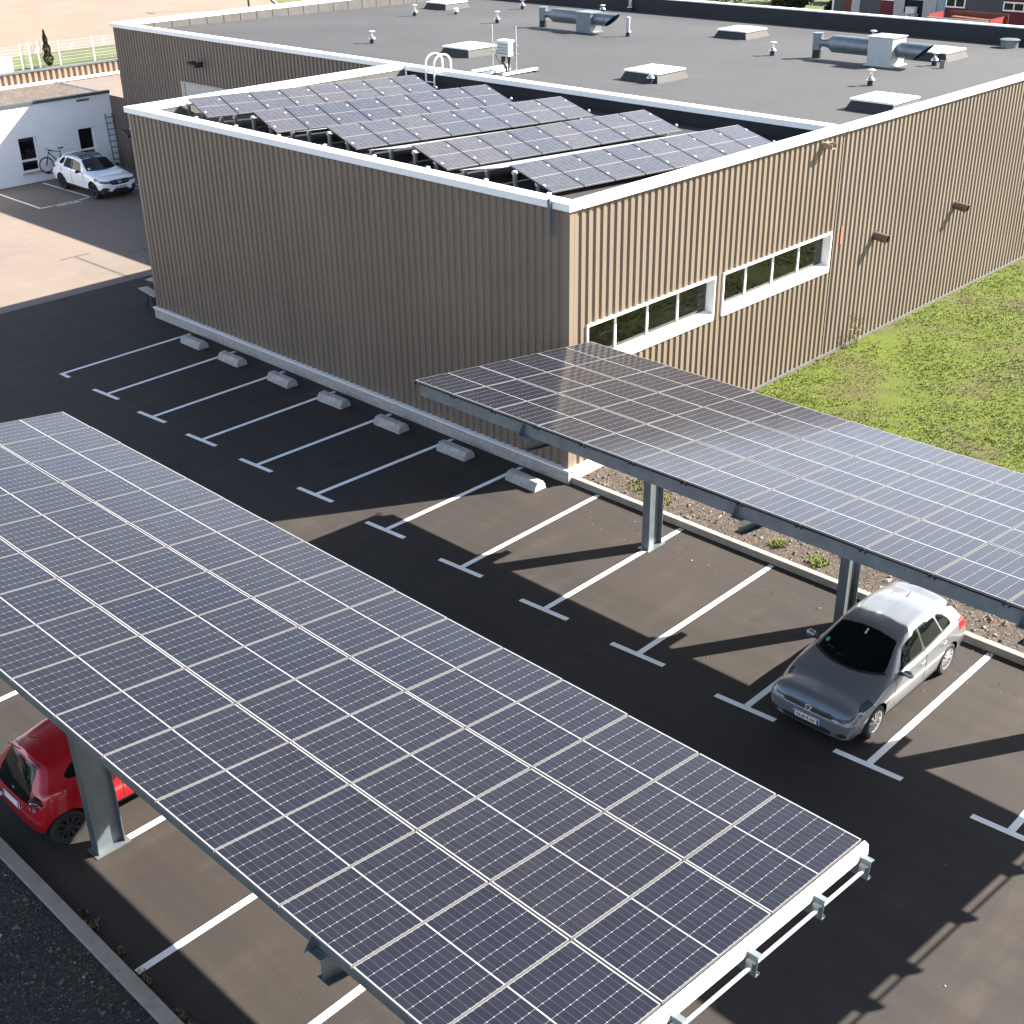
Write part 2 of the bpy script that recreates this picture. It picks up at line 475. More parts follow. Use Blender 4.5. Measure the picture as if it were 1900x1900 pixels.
def tag(o, label=None, cat=None, group=None, kind=None):
    if label: o["label"] = label
    if cat: o["category"] = cat
    if group: o["group"] = group
    if kind: o["kind"] = kind
    return o

def thing(name, label, cat, loc=(0, 0, 0), rz=0.0, group=None):
    o = bpy.data.objects.new(name, None)
    o.empty_display_size = 0.3
    col.objects.link(o)
    o.location = loc; o.rotation_euler = (0, 0, rz)
    return tag(o, label, cat, group)

def struct(name, mb, mat, **k):
    return tag(mb.build(name, mat, **k), kind="structure")

def copy_tree(o, parent=None):
    c = o.copy(); col.objects.link(c)
    if parent is not None: c.parent = parent
    for ch in [x for x in bpy.data.objects if x.parent == o]:
        copy_tree(ch, c)
    return c

def text_mesh(txt, size, depth=0.002, bold=False):
    cu = bpy.data.curves.new("lettering", 'FONT')
    cu.body = txt; cu.size = size; cu.extrude = depth; cu.align_x = 'CENTER'; cu.align_y = 'CENTER'
    if bold: cu.offset = size * 0.018
    cu.resolution_u = 3
    o = bpy.data.objects.new("lettering", cu)
    me = bpy.data.meshes.new_from_object(o)
    bpy.data.objects.remove(o); bpy.data.curves.remove(cu)
    return me

def clad(mb, p0, du, nrm, length, z0, z1, m=0, pitch=0.25, depth=0.04, u0=0.0, rib=(0.10, 0.125, 0.225, 0.25)):
    """trapezoidal sheet standing on p0, running along du, ribs pushed out along nrm; u0 keeps the ribs in phase"""
    du, nrm, p0 = Vector(du), Vector(nrm), Vector(p0)
    pts = []
    k = int(math.floor(u0 / pitch)) - 1
    prof = [(0.0, 0.0), (rib[0], 0.0), (rib[1], depth), (rib[2], depth)]
    seq = []
    while k * pitch < u0 + length + pitch:
        seq += [(k * pitch + a * pitch / 0.25, d) for a, d in prof]
        k += 1
    def off(u):
        for (a, da), (b, db) in zip(seq, seq[1:]):
            if a <= u <= b:
                return da + (db - da) * ((u - a) / (b - a) if b > a else 0)
        return 0
    us = [u0] + [a for a, _ in seq if u0 + 1e-4 < a < u0 + length - 1e-4] + [u0 + length]
    lo = []; hi = []
    for u in us:
        q = p0 + du * (u - u0) + nrm * off(u)
        lo.append(mb.add((q.x, q.y, z0))); hi.append(mb.add((q.x, q.y, z1)))
    for a in range(len(us) - 1):
        mb.face((lo[a], lo[a + 1], hi[a + 1], hi[a]), m)

# ================================================================== SETTING
def sheet(name, polys, mat, z):
    mb = MB()
    for p in polys:
        mb.face([mb.add((x, y, z)) for x, y in p])
    return struct(name, mb, mat, fix=False)
def rect(x0, y0, x1, y1): return [(x0, y0), (x1, y0), (x1, y1), (x0, y1)]

sheet("ground", [rect(-900, -900, 900, 900)], M['field'], -0.012)
sheet("old_asphalt_yard", [rect(-55.2, -60, -4.1, 40)], M['old_asphalt'], -0.004)
sheet("parking_lot", [rect(-4.1, -11.0, 75, 4.72), rect(-4.1, 4.72, 0.6, 15.9)], M['asphalt'], 0.0)
sheet("far_road", [[(-260, -120), (-62.6, -120), (-62.6, 62.5), (-74.5, 65.2), (-84, 71), (-260, 110)]], M['road'], -0.004)
sheet("lawn", [rect(19.0, 7.4, 75, 75)], M['lawn'], 0.004)
sheet("gravel_verge", [rect(19.0, 4.86, 75, 7.4)], M['gravel'], 0.03)
sheet("gravel_bank", [rect(-30, -40, 75, -11.24)], M['darkgravel'], 0.05)
sheet("concrete_yard", [[(-80, 84), (-42.5, 92), (-44, 97), (-80, 120)]], M['concrete'], -0.002)

# kerbs: one long line of kerb stones on either side of the lot, joints every metre
def kerb(name, x0, x1, y0, y1, h):
    mb = MB()
    x = x0
    while x < x1 - 0.05:
        e = min(x + 1.0, x1)
        mb.prism([(y0, -0.03), (y1, -0.03), (y1, h - 0.015), (y1 - 0.015, h), (y0 + 0.015, h), (y0, h - 0.015)], 0, x + 0.002, e - 0.002)
        x = e
    return struct(name, mb, M['concrete'])
kerb("kerb", 19.06, 60, 4.69, 4.86, 0.16)
kerb("kerb", -20, 60, -11.24, -11.02, 0.10)

# ---- painted bay markings of the lot
T = {1: (2.71, -0.18, 2.60, 4.46), 2: (5.19, -0.12, 5.07, 4.49), 3: (7.66, -0.12, 7.62, 4.50), 4: (10.02, -0.06, 10.03, 4.51),
     5: (12.41, 0.0, 12.49, 4.52), 6: (14.87, 0.0, 15.0, 4.52), 7: (17.51, -0.02, 17.55, 4.52), 8: (20.05, -0.04, 20.01, 4.66),
     9: (22.55, -0.05, 22.53, 4.66), 10: (25.0, -0.01, 24.99, 4.66), 11: (27.52, -0.01, 27.52, 4.66), 12: (29.98, 0.075, 30.0, 4.66),
     13: (32.48, 0.12, 32.5, 4.66), 14: (35.0, 0.12, 35.0, 4.66), 15: (37.5, 0.12, 37.5, 4.66)}
def paint_mat():
    m, nt, b = nodes_of('worn_road_paint')
    f = noise(nt, 22, 6, 0.75)
    g = noise(nt, 1.6, 4, 0.6)
    b.inputs["Base Color"].default_value = (0.80, 0.80, 0.78, 1)
    nt.links.new(ramp(nt, g, [(0.3, (0.70, 0.70, 0.68)), (0.7, (0.84, 0.84, 0.82))]), b.inputs["Base Color"])
    b.inputs["Roughness"].default_value = 0.75
    # worn through at the kerb end of the bay lines
    tc = nt.nodes.new("ShaderNodeTexCoord"); sx = nt.nodes.new("ShaderNodeSeparateXYZ")
    nt.links.new(tc.outputs["Object"], sx.inputs[0])
    mr = nt.nodes.new("ShaderNodeMapRange")
    mr.inputs[1].default_value = 2.6; mr.inputs[2].default_value = 4.3; mr.inputs[3].default_value = 0.10; mr.inputs[4].default_value = 0.47
    nt.links.new(sx.outputs[1], mr.inputs[0])
    gt = nt.nodes.new("ShaderNodeMath"); gt.operation = 'GREATER_THAN'
    nt.links.new(f, gt.inputs[0]); nt.links.new(mr.outputs[0], gt.inputs[1])
    nt.links.new(gt.outputs[0], b.inputs["Alpha"])
    return m
M['worn_paint'] = paint_mat()
mk = MB(); Z = 0.004
for k, (x0, y0, x1, y1) in T.items():
    w = 0.062
    a = (x0 - 0.62) if k > 1 else x0 - w
    b_ = 0.62 if k > 1 else 0.45
    sk = 0.012 if k > 1 else 0.0
    mk.quad([(a, y0 - 0.062 - sk * 4, Z), (x0 + b_, y0 - 0.062 + sk * 4, Z), (x0 + b_, y0 + 0.062 + sk * 4, Z), (a, y0 + 0.062 - sk * 4, Z)])
    mk.quad([(x0 - w, y0 + 0.0625, Z), (x0 + w, y0 + 0.0625, Z), (x1 + w, y1, Z), (x1 - w, y1, Z)])
for x in (12.1, 14.65, 17.22, 19.75, 22.30, 24.83, 27.36, 29.9, 32.4, 35.0):
    yk = -9.58 if x == 22.30 else -10.96
    mk.quad([(x - 0.062, yk, Z), (x + 0.062, yk, Z), (x + 0.062, -6.25, Z), (x - 0.062, -6.25, Z)])
    mk.quad([(x - 0.55, -6.2475, Z), (x + 0.55, -6.2475, Z), (x + 0.55, -6.12, Z), (x - 0.55, -6.12, Z)])
struct("bay_markings", mk, M['worn_paint'], fix=False)
# visitor bays in front of the white building
mk = MB(); Z2 = 0.001
def stripe(a, b, w=0.06, mbk=None, z=Z2):
    a, b = Vector((*a, 0)), Vector((*b, 0)); d = (b - a).normalized(); n = Vector((-d.y, d.x, 0)) * w
    mbk.quad([(a - n)[:2] + (z,), (b - n)[:2] + (z,), (b + n)[:2] + (z,), (a + n)[:2] + (z,)])
stripe((-21.4, 9.22), (-16.6, 9.20), mbk=mk)
stripe((-16.62, 9.27), (-16.62, 9.78), mbk=mk)
stripe((-16.72, 11.15), (-16.78, 11.7), mbk=mk)
stripe((-21.1, 11.68), (-16.9, 11.76), mbk=mk)
stripe((-16.70, 13.75), (-16.70, 14.45), mbk=mk)
stripe((-21.1, 14.5), (-16.76, 14.5), mbk=mk)
struct("visitor_bay_markings", mk, M['paint'], fix=False)
me = text_mesh("VISITEUR", 0.34, 0.0005)
me.transform(Matrix.Diagonal((0.86, 1.9, 1, 1)))
me.materials.append(M['paint'])
lt = bpy.data.objects.new("bay_lettering", me); col.objects.link(lt)
lt.location = (-16.5, 10.48, 0.0015); lt.rotation_euler = (0, 0, R(90)); tag(lt, kind="structure")
# faded, blacked-out marks on the pale yard
mk = MB()
for (x, y, l) in ((-8.5, 6.42, 4.0), (-7.4, 8.75, 3.6)):
    stripe((x, y - 0.62), (x, y + 0.62), 0.06, mk)
    stripe((x + 0.065, y), (x + l, y), 0.06, mk)
struct("blacked_out_markings", mk, simple('blackout_paint', (0.085, 0.073, 0.066), 0.8, var=0.15, scale=2), fix=False)
mk = MB()
for (a, b) in (((-63.2, 33.1), (-65.6, 34.6)), ((-63.8, 36.4), (-66.2, 37.9)), ((-63.8, 39.4), (-67.2, 41.4))):
    stripe(a, b, 0.09, mk, 0.001)
struct("road_markings", mk, M['paint'], fix=False)

# ================================================================== BUILDINGS
WZ = 6.75      # underside of the copings
CZ = 6.92      # top of the copings
def hole_wall(mb, x, y0, y1, z0, z1, holes, m=0):     # wall in the plane x with rectangular holes (ya, yb, za, zb)
    ys = sorted({y0, y1} | {h[k] for h in holes for k in (0, 1)}); zs = sorted({z0, z1} | {h[k] for h in holes for k in (2, 3)})
    for ya, yb in zip(ys, ys[1:]):
        for za, zb in zip(zs, zs[1:]):
            cy, cz = (ya + yb) / 2, (za + zb) / 2
            if any(h[0] < cy < h[1] and h[2] < cz < h[3] for h in holes): continue
            mb.quad([(x, ya, za), (x, yb, za), (x, yb, zb), (x, ya, zb)], m)

# ---------------- annex
annex = thing("annex_building", "flat-roofed brown ribbed-metal annex carrying rows of solar panels behind a white coping", "building", (9.7, 10.2, 0))
def A(o, par=annex):
    o.parent = par; o.matrix_parent_inverse = Matrix.Translation(par.location).inverted(); return o
AX0, AX1, AY0, AY1 = 0.40, 18.95, 4.72, 16.10
wy = [(5.32, 10.45), (10.80, 16.15)]
wz = (2.72, 3.90)
mb = MB(); clad(mb, (AX0, AY0, 0), (1, 0, 0), (0, -1, 0), AX1 - AX0, 0.38, WZ + 0.02)
A(mb.build("front_wall", M['clad'], fix=False))
mb = MB()
P0 = lambda y: (AX1, y, 0)
clad(mb, P0(AY0), (0, 1, 0), (1, 0, 0), 16.3 - AY0, 0.06, wz[0])
clad(mb, P0(AY0), (0, 1, 0), (1, 0, 0), 16.3 - AY0, wz[1], WZ + 0.02)
clad(mb, P0(AY0), (0, 1, 0), (1, 0, 0), wy[0][0] - AY0, wz[0], wz[1])
clad(mb, P0(wy[0][1]), (0, 1, 0), (1, 0, 0), wy[1][0] - wy[0][1], wz[0], wz[1], u0=wy[0][1] - AY0)
clad(mb, P0(wy[1][1]), (0, 1, 0), (1, 0, 0), 16.3 - wy[1][1], wz[0], wz[1], u0=wy[1][1] - AY0)
A(mb.build("side_wall", M['clad'], fix=False))
mb = MB(); clad(mb, (AX0, AY1, 0), (0, -1, 0), (-1, 0, 0), AY1 - AY0, 0.38, WZ + 0.02)
A(mb.build("rear_wall", M['clad'], fix=False))
for (xa, xb) in ((AX1 - 0.10, AX1 + 0.055), (AX0 - 0.055, AX0 + 0.10)):
    mb = MB(); mb.box((xa, AY0 - 0.055, 0.37), (xb, AY0 + 0.10, WZ + 0.01)); A(mb.build("corner_trim", M['clad']))
mb = MB()
mb.box((AX0 - 0.12, AY0 - 0.13, -0.05), (AX1 + 0.13, AY0 - 0.002, 0.33)); mb.box((AX1 + 0.002, AY0, -0.05), (AX1 + 0.13, 7.3, 0.31))
A(mb.build("plinth", M['stopcon']))
mb = MB()
mb.box((AX0 - 0.15, AY0 - 0.16, 0.335), (AX1 + 0.16, AY0 + 0.02, 0.375)); mb.box((AX1 - 0.02, AY0 + 0.025, 0.315), (AX1 + 0.16, 7.3, 0.355))
A(mb.build("plinth_flashing", M['white']))
def coping_box(mb, a, b): mb.box(a, b)
mb = MB()
mb.box((AX0 - 0.14, AY0 - 0.12, WZ), (AX1 + 0.11, AY0 + 0.28, CZ))
mb.box((AX1 - 0.28, AY0 + 0.332, WZ), (AX1 + 0.12, 16.3, CZ - 0.04))
mb.box((AX0 - 0.14, AY0 + 0.332, WZ), (AX0 + 0.33, 15.96, CZ - 0.002))
A(mb.build("coping", M['white']))
def rz_(y): return 6.44 - 0.012 * (y - 6.9)
mb = MB(); mb.quad([(AX0 + 0.1, AY0 + 0.1, rz_(AY0)), (AX1 - 0.1, AY0 + 0.1, rz_(AY0)), (AX1 - 0.1, 16.09, rz_(16.09)), (AX0 + 0.1, 16.09, rz_(16.09))])
A(mb.build("roof", M['lowroof'], fix=False))
mb = MB()
mb.box((AX0 + 0.26, AY0 + 0.33, 5.9), (AX0 + 0.31, 16.0, WZ + 0.05)); mb.box((AX1 - 0.27, AY0 + 0.33, 5.9), (AX1 - 0.22, 16.05, WZ + 0.05)); mb.box((AX0 + 0.31, AY0 + 0.26, 5.9), (AX1 - 0.33, AY0 + 0.31, WZ + 0.05))
A(mb.build("parapet_lining", M['greymembrane']))
# coping clips on the front edge
mb = MB()
x = 1.6
while x < 18.5:
    mb.box((x, AY0 + 0.28, CZ), (x + 0.09, AY0 + 0.34, CZ + 0.035)); x += 2.05
A(mb.build("coping_clip", M['white']))
# windows of the side wall
def clear_glass():
    m = bpy.data.materials.new('clear_glass'); m.use_nodes = True
    nt = m.node_tree; nt.nodes.clear()
    out = nt.nodes.new("ShaderNodeOutputMaterial"); mix = nt.nodes.new("ShaderNodeMixShader")
    tr = nt.nodes.new("ShaderNodeBsdfTransparent"); tr.inputs[0].default_value = (0.62, 0.68, 0.66, 1)
    gl = nt.nodes.new("ShaderNodeBsdfGlossy"); gl.inputs["Roughness"].default_value = 0.01
    fr = nt.nodes.new("ShaderNodeFresnel"); fr.inputs[0].default_value = 1.75
    nt.links.new(fr.outputs[0], mix.inputs[0]); nt.links.new(tr.outputs[0], mix.inputs[1]); nt.links.new(gl.outputs[0], mix.inputs[2])
    nt.links.new(mix.outputs[0], out.inputs[0])
    return m
M['clear'] = clear_glass()
for (ya, yb) in wy:
    xi = AX1 - 0.20          # plane of the glass
    mb = MB()
    mb.box((xi - 0.03, ya, wz[1] - 0.045), (AX1 + 0.06, yb, wz[1] + 0.02))                    # head
    mb.box((xi - 0.03, ya, wz[0] + 0.005), (AX1 + 0.06, ya + 0.045, wz[1] - 0.047))            # jambs
    mb.box((xi - 0.03, yb - 0.045, wz[0] + 0.005), (AX1 + 0.06, yb, wz[1] - 0.047))
    fr = A(mb.build("window", M['white']))
    mb = MB()
    mb.hexa([(xi - 0.03, ya + 0.062, wz[0]), (AX1 + 0.07, ya + 0.062, wz[0]), (AX1 + 0.07, yb - 0.062, wz[0]), (xi - 0.03, yb - 0.062, wz[0]),
             (xi - 0.03, ya + 0.062, wz[0] + 0.23), (AX1 + 0.07, ya + 0.062, wz[0] + 0.15), (AX1 + 0.07, yb - 0.062, wz[0] + 0.15), (xi - 0.03, yb - 0.062, wz[0] + 0.23)])
    s_ = mb.build("sill", M['white']); s_.parent = fr
    n = 4; wd = (yb - ya - 0.12) / n
    for k in range(n):
        y0 = ya + 0.06 + k * wd
        mb = MB(); mb.quad([(xi, y0 + 0.0, wz[0] + 0.22), (xi, y0 + wd - 0.0, wz[0] + 0.22), (xi, y0 + wd - 0.0, wz[1] - 0.03), (xi, y0 + 0.0, wz[1] - 0.03)])
        p = mb.build("pane", M['clear'], fix=False); p.parent = fr
        if k:
            mb = MB(); mb.box((xi - 0.028, y0 - 0.028, wz[0] + 0.232), (xi + 0.035, y0 + 0.028, wz[1] - 0.046)); q = mb.build("mullion", M['white']); q.parent = fr
# the office behind the windows
mb = MB()
mb.quad([(14.5, 4.9, 1.9), (18.7, 4.9, 1.9), (18.7, 16.25, 1.9), (14.5, 16.25, 1.9)])
mb.quad([(14.5, 4.9, 4.4), (18.7, 4.9, 4.4), (18.7, 16.25, 4.4), (14.5, 16.25, 4.4)])
mb.quad([(14.5, 4.9, 1.9), (14.5, 16.25, 1.9), (14.5, 16.25, 4.4), (14.5, 4.9, 4.4)])
mb.quad([(14.5, 16.25, 1.9), (18.74, 16.25, 1.9), (18.74, 16.25, 4.4), (14.5, 16.25, 4.4)])
mb.quad([(14.5, 4.9, 1.9), (18.74, 4.9, 1.9), (18.74, 4.9, 4.4), (14.5, 4.9, 4.4)])
A(mb.build("office_interior", simple('office_grey', (0.05, 0.05, 0.05), 0.9, var=0.1), fix=False))
# downpipe stub near the front corner
mb = MB(); mb.box((18.45, AY0 - 0.20, 6.17), (18.53, AY0 - 0.115, 6.97)); mb.box((18.47, AY0 - 0.205, 6.14), (18.51, AY0 - 0.20, 6.92))
A(mb.build("downpipe", M['galv']))
mb = MB()
mb.box((AX1 + 0.045, 15.12, 6.46), (AX1 + 0.36, 15.38, 6.48)); mb.box((AX1 + 0.045, 15.12, 6.482), (AX1 + 0.36, 15.14, 6.60)); mb.box((AX1 + 0.045, 15.36, 6.482), (AX1 + 0.36, 15.38, 6.60)); mb.box((AX1 + 0.045, 15.14, 6.60), (AX1 + 0.20, 15.36, 6.615))
A(mb.build("roof_spout", simple('bronze_sheet', (0.25, 0.20, 0.15), 0.5, var=0.1)))

# things behind the office glass
dk = thing("office_desk", "pale office desk strewn with white papers behind the window glass near its brown gap", "desk", (18.2, 9.4, 1.9))
mb = MB(); mb.box((-0.45, -0.95, 0.98), (0.40, 0.95, 1.02)); mb.build("desk_top", M['wood'], dk)
for sx in (-0.40, 0.35):
    for sy in (-0.9, 0.9):
        mb = MB(); mb.box((sx - 0.03, sy - 0.03, 0), (sx + 0.03, sy + 0.03, 0.98)); mb.build("leg", M['galv'], dk)
pp = MB()
for k in range(7):
    a = random.uniform(-0.5, 0.5); cx, cy = random.uniform(-0.1, 0.25), random.uniform(-0.75, 0.75)
    pp.tr = Matrix.Translation((cx, cy, 1.022 + 0.006 * k)) @ Matrix.Rotation(a, 4, 'Z'); pp.box((-0.14, -0.21, 0), (0.14, 0.21, 0.005))
tag(pp.build("paper_stack", M['paper'], loc=(18.2, 9.4, 1.9)), "loose white papers spread over the office desk inside the window", "papers")
tr = MB()
for k in range(3):
    tr.box((-0.15, -0.2, 0.09 * k), (0.15, 0.2, 0.09 * k + 0.015)); tr.box((-0.15, 0.185, 0.09 * k + 0.015), (0.15, 0.2, 0.09 * k + 0.09)); tr.box((-0.15, -0.2, 0.09 * k + 0.015), (0.15, -0.185, 0.09 * k + 0.09))
tag(tr.build("letter_tray", simple('yellow_plastic', (0.40, 0.38, 0.16), 0.5), loc=(18.45, 11.2, 2.92)), "pale yellow stack of letter trays behind the right-hand window strip", "letter tray")
cab = thing("low_cabinet", "low grey cabinet under the letter trays inside the window", "cabinet", (18.3, 11.3, 1.9))
mb = MB(); mb.box((-0.3, -0.6, 0), (0.34, 0.9, 0.98)); mb.build("carcass", M['greymembrane'], cab); mb = MB(); mb.box((-0.32, -0.62, 0.982), (0.35, 0.92, 1.01)); mb.build("top", M['wood'], cab)
rb = thing("round_drum", "round pale blue drum standing inside the second window pane", "drum", (18.2, 7.4, 1.9))
mb = MB(); mb.lathe([(0.36, 0.0), (0.40, 0.95), (0.42, 0.96), (0.42, 1.0)], n=28, cap=False); mb.build("drum_body", M['fabric'], rb, smooth=True)
mb = MB(); mb.lathe([(0.40, 0.9), (0.0, 0.93)], n=28, cap=False); mb.build("drum_filling", M['fabric'], rb, smooth=True)
mb = MB(); mb.tube([(0.42 * math.cos(t * math.pi / 12), 0.42 * math.sin(t * math.pi / 12), 1.0) for t in range(24)], 0.02, 6, closed=True); mb.build("drum_rim", M['paper'], rb)

# ---------------- main hall
hall = thing("main_hall", "large brown ribbed-metal hall with a wide grey membrane roof and white coping", "building", (-0.6, 28, 0))
HX0, HX1, HY0, HY1 = -20.15, 18.97, 16.10, 40.0
def H(o): return A(o, hall)
def hz(y): return 6.45 - 0.0145 * (y - 15.9)
mb = MB(); clad(mb, (HX0, HY0, 0), (1, 0, 0), (0, -1, 0), AX0 - HX0 + 0.1, 0.0, WZ + 0.02)
H(mb.build("front_wall", M['cladhall'], fix=False))
mb = MB(); clad(mb, (-21.7, HY0 + 0.02, 0), (1, 0, 0), (0, -1, 0), 1.6, 0.0, 3.45); H(mb.build("link_wall", M['cladhall'], fix=False))
mb = MB(); clad(mb, (HX1, 16.3, 0), (0, 1, 0), (1, 0, 0), HY1 - 16.3, 0.06, WZ + 0.02)
H(mb.build("side_wall", M['clad2'], fix=False))
mb = MB(); clad(mb, (HX0, HY1, 0), (0, -1, 0), (-1, 0, 0), HY1 - HY0, 0.0, WZ + 0.02); clad(mb, (HX1, HY1, 0), (-1, 0, 0), (0, 1, 0), HX1 - HX0, 0.0, WZ + 0.02)
H(mb.build("rear_wall", M['cladhall'], fix=False))
mb = MB(); mb.box((AX0 + 0.31, HY0 - 0.012, 5.8), (AX1 - 0.32, HY0 + 0.02, WZ))
H(mb.build("upstand", M['bitumen']))
mb = MB(); mb.quad([(HX0 + 0.2, HY0 + 0.1, hz(HY0)), (HX1 - 0.1, HY0 + 0.1, hz(HY0)), (HX1 - 0.1, HY1 - 0.1, hz(HY1)), (HX0 + 0.2, HY1 - 0.1, hz(HY1))])
H(mb.build("roof", M['roof'], fix=False))
mb = MB()
mb.box((HX0 - 0.12, HY0 - 0.13, WZ - 0.04), (AX1 - 0.35, HY0 + 0.28, CZ - 0.04))
mb.box((HX1 - 0.26, 16.305, WZ), (HX1 + 0.125, HY1 - 0.30, CZ - 0.06))
mb.box((HX0 - 0.12, HY0 + 0.282, WZ - 0.04), (HX0 + 0.30, HY1 - 0.30, CZ - 0.04))
mb.box((HX0 - 0.12, HY1 - 0.298, WZ + 0.02), (HX1 + 0.125, HY1 + 0.12, CZ - 0.09))
H(mb.build("coping", M['white']))
mb = MB(); mb.box((HX0 + 0.32, HY1 - 0.33, 5.8), (HX1 - 0.40, HY1 - 0.28, WZ + 0.03))
H(mb.build("back_parapet", M['bitumen']))
mb = MB(); mb.box((HX0 + 0.24, HY0 + 0.25, 5.8), (HX0 + 0.29, HY1 - 0.35, WZ + 0.03))
y = HY0 + 1.0
while y < HY1 - 1:
    mb.box((HX0 + 0.291, y, 6.05), (HX0 + 0.297, y + 0.03, WZ - 0.02), 1); y += 1.0
H(mb.build("side_parapet", [M['greymembrane'], M['dark']]))
mb = MB(); mb.box((HX1 + 0.002, 7.31, -0.02), (HX1 + 0.075, HY1, 0.07))
H(mb.build("base_strip", M['greymembrane']))
for (y, z) in ((18.65, 3.29), (23.85, 3.22)):
    mb = MB(); mb.tr = Matrix.Translation((HX1 + 0.02, y, z)) @ Matrix.Rotation(R(6), 4, 'Y')
    mb.lathe([(0.125, 0.0), (0.135, 0.30), (0.135, 0.48), (0.115, 0.48), (0.105, 0.10)], n=20, axis=0, cap=False); mb.lathe([(0.0, 0.12), (0.106, 0.12)], n=20, axis=0, m=1, cap=False)
    mb.lathe([(0.125, 0.0), (0.17, 0.0), (0.17, 0.03), (0.13, 0.03)], n=20, axis=0, cap=False)
    H(mb.build("wall_outlet", [simple('brown_pipe', (0.075, 0.055, 0.043), 0.5, var=0.15), M['dark']], smooth=True))
mb = MB(); mb.box((HX1 + 0.041, 16.62, 3.45), (HX1 + 0.044, 16.70, 3.98))
H(mb.build("wall_mark", M['orange']))
mb = MB()                                                      # roller door in the front wall
mb.box((-14.75, HY0 - 0.10, 0.0), (-14.45, HY0 - 0.045, 4.72)); mb.box((-10.3, HY0 - 0.10, 0.0), (-10.0, HY0 - 0.045, 4.72)); mb.box((-14.75, HY0 - 0.10, 4.722), (-10.0, HY0 - 0.045, 4.80))
dr = H(mb.build("roller_door", simple('beige_metal', (0.36, 0.34, 0.29), 0.6, var=0.06)))
mb = MB()
z = 0.05
while z < 4.7:
    mb.box((-14.44, HY0 - 0.07, z), (-10.31, HY0 - 0.05, z + 0.33)); z += 0.335
sh = mb.build("shutter", simple('pale_shutter', (0.40, 0.39, 0.37), 0.6, var=0.05)); sh.parent = dr

# ---------------- white office building at the far left
WX, WY0, WY1 = -21.5, -14.0, 16.09
wb = thing("white_office", "low white rendered office with a gravel roof behind the white parked car", "building", (-24, 6, 0))
def W(o): return A(o, wb)
holes = [(11.03, 11.95, 0.52, 2.12), (14.13, 15.0, 0.55, 2.10), (5.2, 6.1, 0.52, 2.12)]
mb = MB(); hole_wall(mb, WX, WY0, WY1, 0.0, 3.56, holes)
mb.quad([(WX, WY0, 0), (-27, WY0, 0), (-27, WY0, 3.56), (WX, WY0, 3.56)]); mb.quad([(WX, WY1, 0), (-27, WY1, 0), (-27, WY1, 3.56), (WX, WY1, 3.56)]); mb.quad([(-27, WY0, 0), (-27, WY1, 0), (-27, WY1, 3.56), (-27, WY0, 3.56)])
W(mb.build("wall", M['render'], fix=False))
mb = MB(); mb.box((WX - 0.22, WY0, 3.56), (WX + 0.07, WY1 + 0.01, 3.68))
W(mb.build("roof_edge", simple('zinc_edge', (0.09, 0.105, 0.11), 0.5, 0.4, var=0.1)))
mb = MB(); mb.quad([(-27.1, WY0, 3.50), (WX - 0.2, WY0, 3.50), (WX - 0.2, WY1, 3.50), (-27.1, WY1, 3.50)])
W(mb.build("gravel_roof", M['roofgravel'], fix=False))
mb = MB(); clad(mb, (-27.25, WY0, 0), (0, 1, 0), (1, 0, 0), 21.0 - WY0, 3.4, 4.12, pitch=0.33, depth=0.09, rib=(0.07, 0.10, 0.20, 0.25))
W(mb.build("screen_wall", M['orangeclad'], fix=False))
mb = MB(); mb.box((-27.40, WY0, 4.12), (-27.12, 21.0, 4.20)); W(mb.build("screen_cap", M['galv']))
mb = MB(); mb.box((-27.16, WY0, 3.51), (-26.80, 20.0, 3.60)); W(mb.build("roof_kerb", M['white']))
mb = MB(); mb.box((WX + 0.0, 14.30, 3.36), (WX + 0.03, 14.95, 3.46)); W(mb.build("vent_grille", M['galv']))
for (ya, yb, za, zb) in holes:
    d = WX - 0.22
    mb = MB()
    mb.quad([(WX, ya, za), (d, ya, za), (d, ya, zb), (WX, ya, zb)]); mb.quad([(WX, yb, za), (d, yb, za), (d, yb, zb), (WX, yb, zb)]); mb.quad([(WX, ya, zb), (d, ya, zb), (d, yb, zb), (WX, yb, zb)]); mb.quad([(WX, ya, za), (d, ya, za), (d, yb, za), (WX, yb, za)])
    w_ = W(mb.build("window", M['render'], fix=False))
    zm = za + 0.62 * 0.82
    mb = MB()
    for (a, b_) in ((za, zm - 0.05), (zm + 0.05, zb)):
        mb.box((d - 0.03, ya, a), (d + 0.03, ya + 0.06, b_)); mb.box((d - 0.03, yb - 0.06, a), (d + 0.03, yb, b_))
    mb.box((d - 0.03, ya, zm - 0.049), (d + 0.03, yb, zm + 0.049)); mb.box((d - 0.03, ya + 0.061, zb - 0.06), (d + 0.029, yb - 0.061, zb)); mb.box((d - 0.03, ya + 0.061, za), (d + 0.029, yb - 0.061, za + 0.05))
    f_ = mb.build("frame", M['white']); f_.parent = w_
    for (a, b_) in ((za + 0.05, zm - 0.05), (zm + 0.05, zb - 0.06)):
        mb = MB(); mb.quad([(d, ya + 0.06, a), (d, yb - 0.06, a), (d, yb - 0.06, b_), (d, ya + 0.06, b_)]); p = mb.build("pane", M['glass'], fix=False); p.parent = w_
    mb = MB(); mb.box((WX - 0.2, ya - 0.06, za - 0.09), (WX + 0.10, yb + 0.06, za - 0.002)); p = mb.build("sill", M['stopcon']); p.parent = w_

